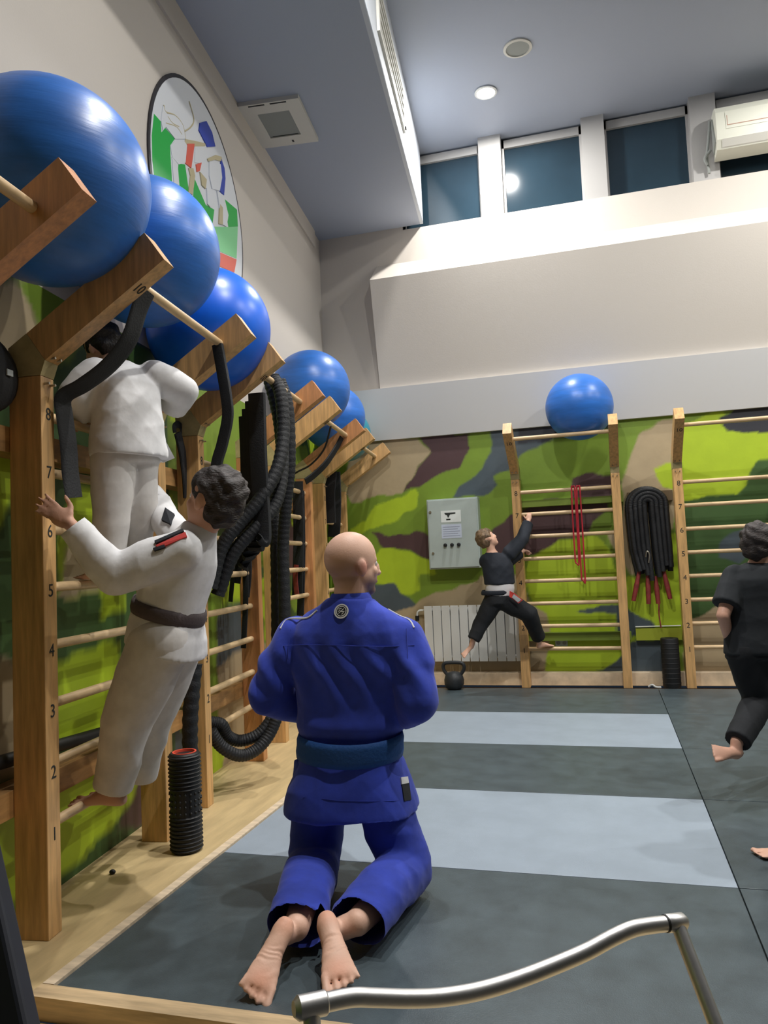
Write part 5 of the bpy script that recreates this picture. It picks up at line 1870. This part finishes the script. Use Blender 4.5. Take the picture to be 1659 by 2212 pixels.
# ============================================================ boy in black on the back wall bars
def build_boy_back():
    py = lambda x, y, Y=6.70: atY(x, y, Y)
    X, Yv = np.array([1.0, 0, 0]), np.array([0, 1.0, 0])
    P = {}
    rz0, rz6 = RUNG_Z[0] + 0.018, RUNG_Z[6]
    P['head'] = py(1052, 1164, 6.62)
    P['gaze'] = unit(X * 0.75 + Yv * 0.45 + UPV * 0.55)
    P['hup'] = unit(UPV * 0.9 - X * 0.4)
    P['neck'] = py(1062, 1196, 6.64)
    P['chest'] = py(1075, 1218, 6.66)
    P['belly'] = py(1078, 1255, 6.66)
    P['pelvis'] = py(1078, 1290, 6.67)
    P['shL'] = py(1050, 1212, 6.66)
    P['shR'] = py(1100, 1195, 6.70)
    P['elL'] = py(1095, 1215, 6.80)
    P['wrL'] = py(1130, 1190, 6.93)
    P['elR'] = py(1128, 1165, 6.80)
    P['wrR'] = py(1142, 1124, 6.93)
    P['handL'] = (unit(X * 0.5 + Yv * 0.8), UPV, 0.9)
    P['handR'] = (unit(UPV * 0.9 + Yv * 0.25 + X * 0.1), -Yv, 0.75)
    P['hipL'] = py(1066, 1300, 6.66)
    P['hipR'] = py(1090, 1298, 6.67)
    P['knL'] = py(1040, 1345, 6.64)
    P['knR'] = py(1142, 1326, 6.74)
    P['anL'] = py(1022, 1382, 6.60)
    P['anR'] = py(1164, 1378, 6.92)
    P['footL'] = (py(1018, 1392, 6.61), py(1002, 1412, 6.57), unit(-Yv * 0.8 - X * 0.5), X)
    fx = P['anR'][0]
    P['footR'] = (np.array([fx - 0.01, 6.93, rz0]), np.array([fx + 0.085, 7.02, rz0]), -UPV, -X)
    P['base'] = np.array([P['pelvis'][0], 6.8, rz0])
    t, base, f, r, u = build_child('boy in a black gi climbing the wall bars at the back', P, None,
                                   dict(k=0.85, head=0.185, hair=HAIR_B, hand=0.125, voxel=0.007))
    d = unit(P['chest'] - P['pelvis'])
    w = unit(X * 0.95 + Yv * 0.3)
    dep = unit(np.cross(d, w))
    c = py
    mid = lambda a, b, q=0.5: a * (1 - q) + b * q
    secs = [(c(1063, 1192, 6.64), w * 0.05, dep * 0.05), (c(1070, 1204, 6.66), w * 0.115, dep * 0.08), (c(1075, 1222, 6.66), w * 0.135, dep * 0.095), (c(1078, 1250, 6.66), w * 0.135, dep * 0.10), (c(1080, 1262, 6.66), w * 0.135, dep * 0.10)]
    sl = [([P['shL'], mid(P['shL'], P['elL']), P['elL'], mid(P['elL'], P['wrL'], 0.8)], [0.062, 0.06, 0.055, 0.048]),
          ([P['shR'], mid(P['shR'], P['elR']), P['elR'], mid(P['elR'], P['wrR'], 0.85)], [0.066, 0.064, 0.058, 0.05])]
    torso_cloth(t, base, 'jacket', GI_BLACK, secs, sl, voxel=0.009, seed=24, amp=0.004, sc=22)
    torso_cloth(t, base, 'undershirt', TSHIRT, [(c(1080, 1252, 6.66), w * 0.120, dep * 0.092), (c(1080, 1272, 6.665), w * 0.126, dep * 0.098), (c(1078, 1290, 6.67), w * 0.118, dep * 0.095)], [], voxel=0.009, seed=25, amp=0.002)
    belt_ring(t, base, 'belt', GI_BLACK, c(1074, 1279, 6.667), unit(d + X * 0.2), w * 0.136, dep * 0.108, 0.020)
    Tt = [([P['hipL'], mid(P['hipL'], P['knL']), P['knL'], mid(P['knL'], P['anL']), P['anL']], [0.088, 0.082, 0.068, 0.060, 0.056]),
          ([P['hipR'], mid(P['hipR'], P['knR']), P['knR'], mid(P['knR'], P['anR']), P['anR']], [0.090, 0.088, 0.076, 0.068, 0.062])]
    torso_cloth(t, base, 'trousers', BLACK_TR, [(c(1078, 1284, 6.67), w * 0.125, dep * 0.10), (c(1078, 1304, 6.67), w * 0.130, dep * 0.105)], Tt, voxel=0.009, seed=26, amp=0.004, sc=20)
    n = unit(-Yv + X * 0.1)
    q = [c(1101, 1276, 6.59), c(1112, 1282, 6.59), c(1129, 1296, 6.61), c(1120, 1303, 6.60), c(1100, 1288, 6.59)]
    pt = patch_quad(t, base, 'trouser_patch', PATCH_R, q, n, 0.0, 0.03)
    q = [c(1110, 1283, 6.585), c(1126, 1295, 6.60), c(1119, 1301, 6.60), c(1106, 1290, 6.585)]
    patch_quad(t, base, 'patch_centre', PATCH_GREY, q, n, 0.018, 0.015).parent = pt


build_boy_back()


# ============================================================ running boy in black at the right
def build_boy_running():
    Yc = 4.20
    py = lambda x, y, Y=Yc: atY(x, y, Y)
    X, Yv = np.array([1.0, 0, 0]), np.array([0, 1.0, 0])
    P = {}
    P['head'] = py(1640, 1176, 4.22)
    P['gaze'] = unit(X * 0.55 + Yv * 0.85)
    P['hup'] = unit(UPV)
    P['neck'] = py(1640, 1226, 4.22)
    P['chest'] = py(1632, 1270, 4.22)
    P['belly'] = py(1632, 1335, 4.21)
    P['pelvis'] = py(1632, 1395, 4.20)
    P['shL'] = py(1588, 1245, 4.20)
    P['shR'] = py(1690, 1245, 4.24)
    P['elL'] = py(1562, 1330, 4.10)
    P['wrL'] = py(1578, 1392, 4.22)
    P['elR'] = py(1715, 1320, 4.30)
    P['wrR'] = py(1730, 1290, 4.48)
    P['handL'] = (unit(-UPV * 0.9 + Yv * 0.4), -X, 0.5)
    P['handR'] = (unit(UPV * 0.8 + Yv * 0.5), X, 0.7)
    P['hipL'] = py(1612, 1405, 4.18)
    P['hipR'] = py(1655, 1405, 4.22)
    P['knL'] = py(1640, 1512, 4.24)
    P['knR'] = py(1712, 1500, 4.42)
    P['anL'] = py(1592, 1602, 4.02)
    P['anR'] = np.array([py(1712, 1620, 4.5)[0], 4.46, 0.075])
    P['footL'] = (py(1602, 1622, 4.0), py(1556, 1624, 3.91), unit(UPV * 0.5 - Yv * 0.8), X)
    P['footR'] = (np.array([P['anR'][0], 4.43, 0.001]), np.array([P['anR'][0] + 0.06, 4.56, 0.001]), -UPV, -X)
    P['base'] = np.array([P['anR'][0], 4.46, 0.0])
    t, base, f, r, u = build_child('barefoot boy in a black t-shirt and trousers running away at the right edge', P, None,
                                   dict(k=1.0, head=0.21, hair=HAIR_D, hand=0.14, skin=(206, 160, 138), hairlow=0.04))
    w = unit(X * 0.95 + Yv * 0.3)
    dep = np.cross(UPV, w)
    c = py
    mid = lambda a, b, q=0.5: a * (1 - q) + b * q
    secs = [(c(1640, 1214, 4.22), w * 0.06, dep * 0.05), (c(1640, 1226, 4.22), w * 0.130, dep * 0.075), (c(1636, 1250, 4.22), w * 0.165, dep * 0.10), (c(1634, 1300, 4.22), w * 0.155, dep * 0.105), (c(1633, 1350, 4.21), w * 0.150, dep * 0.105),
            (c(1633, 1400, 4.20), w * 0.155, dep * 0.11), (c(1633, 1412, 4.20), w * 0.155, dep * 0.11)]
    sl = [([P['shL'], mid(P['shL'], P['elL'], 0.4), mid(P['shL'], P['elL'], 0.75)], [0.062, 0.064, 0.066]),
          ([P['shR'], mid(P['shR'], P['elR'], 0.4), mid(P['shR'], P['elR'], 0.75)], [0.062, 0.064, 0.066])]
    torso_cloth(t, base, 't_shirt', BLACK_T, secs, sl, seed=34, amp=0.0035, sc=18)
    Tt = [([P['hipL'], mid(P['hipL'], P['knL']), P['knL'], mid(P['knL'], P['anL']), P['anL']], [0.098, 0.092, 0.076, 0.068, 0.062]),
          ([P['hipR'], mid(P['hipR'], P['knR']), P['knR'], mid(P['knR'], P['anR']), P['anR']], [0.098, 0.092, 0.076, 0.066, 0.060])]
    torso_cloth(t, base, 'trousers', BLACK_TR, [(c(1632, 1385, 4.2), w * 0.135, dep * 0.095), (c(1632, 1420, 4.2), w * 0.145, dep * 0.105)], Tt, seed=36, amp=0.004, sc=18)


build_boy_running()


# ============================================================ person just outside the right edge: one bare foot reaches in
def build_edge_person():
    X, Yv = np.array([1.0, 0, 0]), np.array([0, 1.0, 0])
    o = np.array([0.735, 3.34, 0.0])
    P = {'base': o}
    P['pelvis'] = o + (0.08, 0.0, 0.66)
    P['belly'] = o + (0.09, 0, 0.80)
    P['chest'] = o + (0.10, 0, 0.95)
    P['neck'] = o + (0.10, 0, 1.07)
    P['head'] = o + (0.10, 0, 1.22)
    P['gaze'] = unit(-X * 0.8 + Yv * 0.3)
    P['hup'] = UPV
    P['shL'], P['shR'] = o + (0.10, -0.14, 1.02), o + (0.10, 0.14, 1.02)
    P['elL'], P['elR'] = o + (0.12, -0.18, 0.83), o + (0.12, 0.18, 0.83)
    P['wrL'], P['wrR'] = o + (0.02, -0.15, 0.72), o + (0.02, 0.15, 0.72)
    P['handL'], P['handR'] = (unit(-X * 0.5 - UPV), -Yv, 0.4), (unit(-X * 0.5 - UPV), Yv, 0.4)
    P['hipL'], P['hipR'] = o + (0.08, -0.07, 0.64), o + (0.08, 0.07, 0.64)
    P['knL'], P['knR'] = o + (0.02, -0.07, 0.36), o + (0.12, 0.09, 0.36)
    P['anL'], P['anR'] = o + (-0.09, -0.07, 0.075), o + (0.18, 0.10, 0.08)
    P['footL'] = (o + (-0.065, -0.07, 0.001), o + (-0.205, -0.08, 0.001), -UPV, Yv)
    P['footR'] = (o + (0.21, 0.10, 0.001), o + (0.07, 0.11, 0.001), -UPV, -Yv)
    t, base, f, r, u = build_child('person beyond the right edge, only one bare foot reaching into the picture', P, None,
                                   dict(k=0.9, head=0.20, hair=HAIR_K, hand=0.13, voxel=0.007))
    w, dep = Yv, X
    mid = lambda a, b, q=0.5: a * (1 - q) + b * q
    secs = [(o + (0.1, 0, 1.09), w * 0.06, dep * 0.05), (o + (0.1, 0, 1.05), w * 0.14, dep * 0.08), (o + (0.1, 0, 0.9), w * 0.145, dep * 0.10), (o + (0.09, 0, 0.72), w * 0.14, dep * 0.10), (o + (0.08, 0, 0.62), w * 0.145, dep * 0.10)]
    sl = [([P['sh' + q], mid(P['sh' + q], P['el' + q]), P['el' + q], mid(P['el' + q], P['wr' + q], 0.8)], [0.06, 0.058, 0.052, 0.045]) for q in 'LR']
    torso_cloth(t, base, 'jacket', PURPLE_TR, secs, sl, voxel=0.01, seed=44, amp=0.003)
    Tt = [([P['hip' + q], mid(P['hip' + q], P['kn' + q]), P['kn' + q], P['an' + q]], [0.085, 0.08, 0.066, 0.055]) for q in 'LR']
    torso_cloth(t, base, 'trousers', PURPLE_TR, None, Tt, voxel=0.01, seed=46, amp=0.003)


build_edge_person()
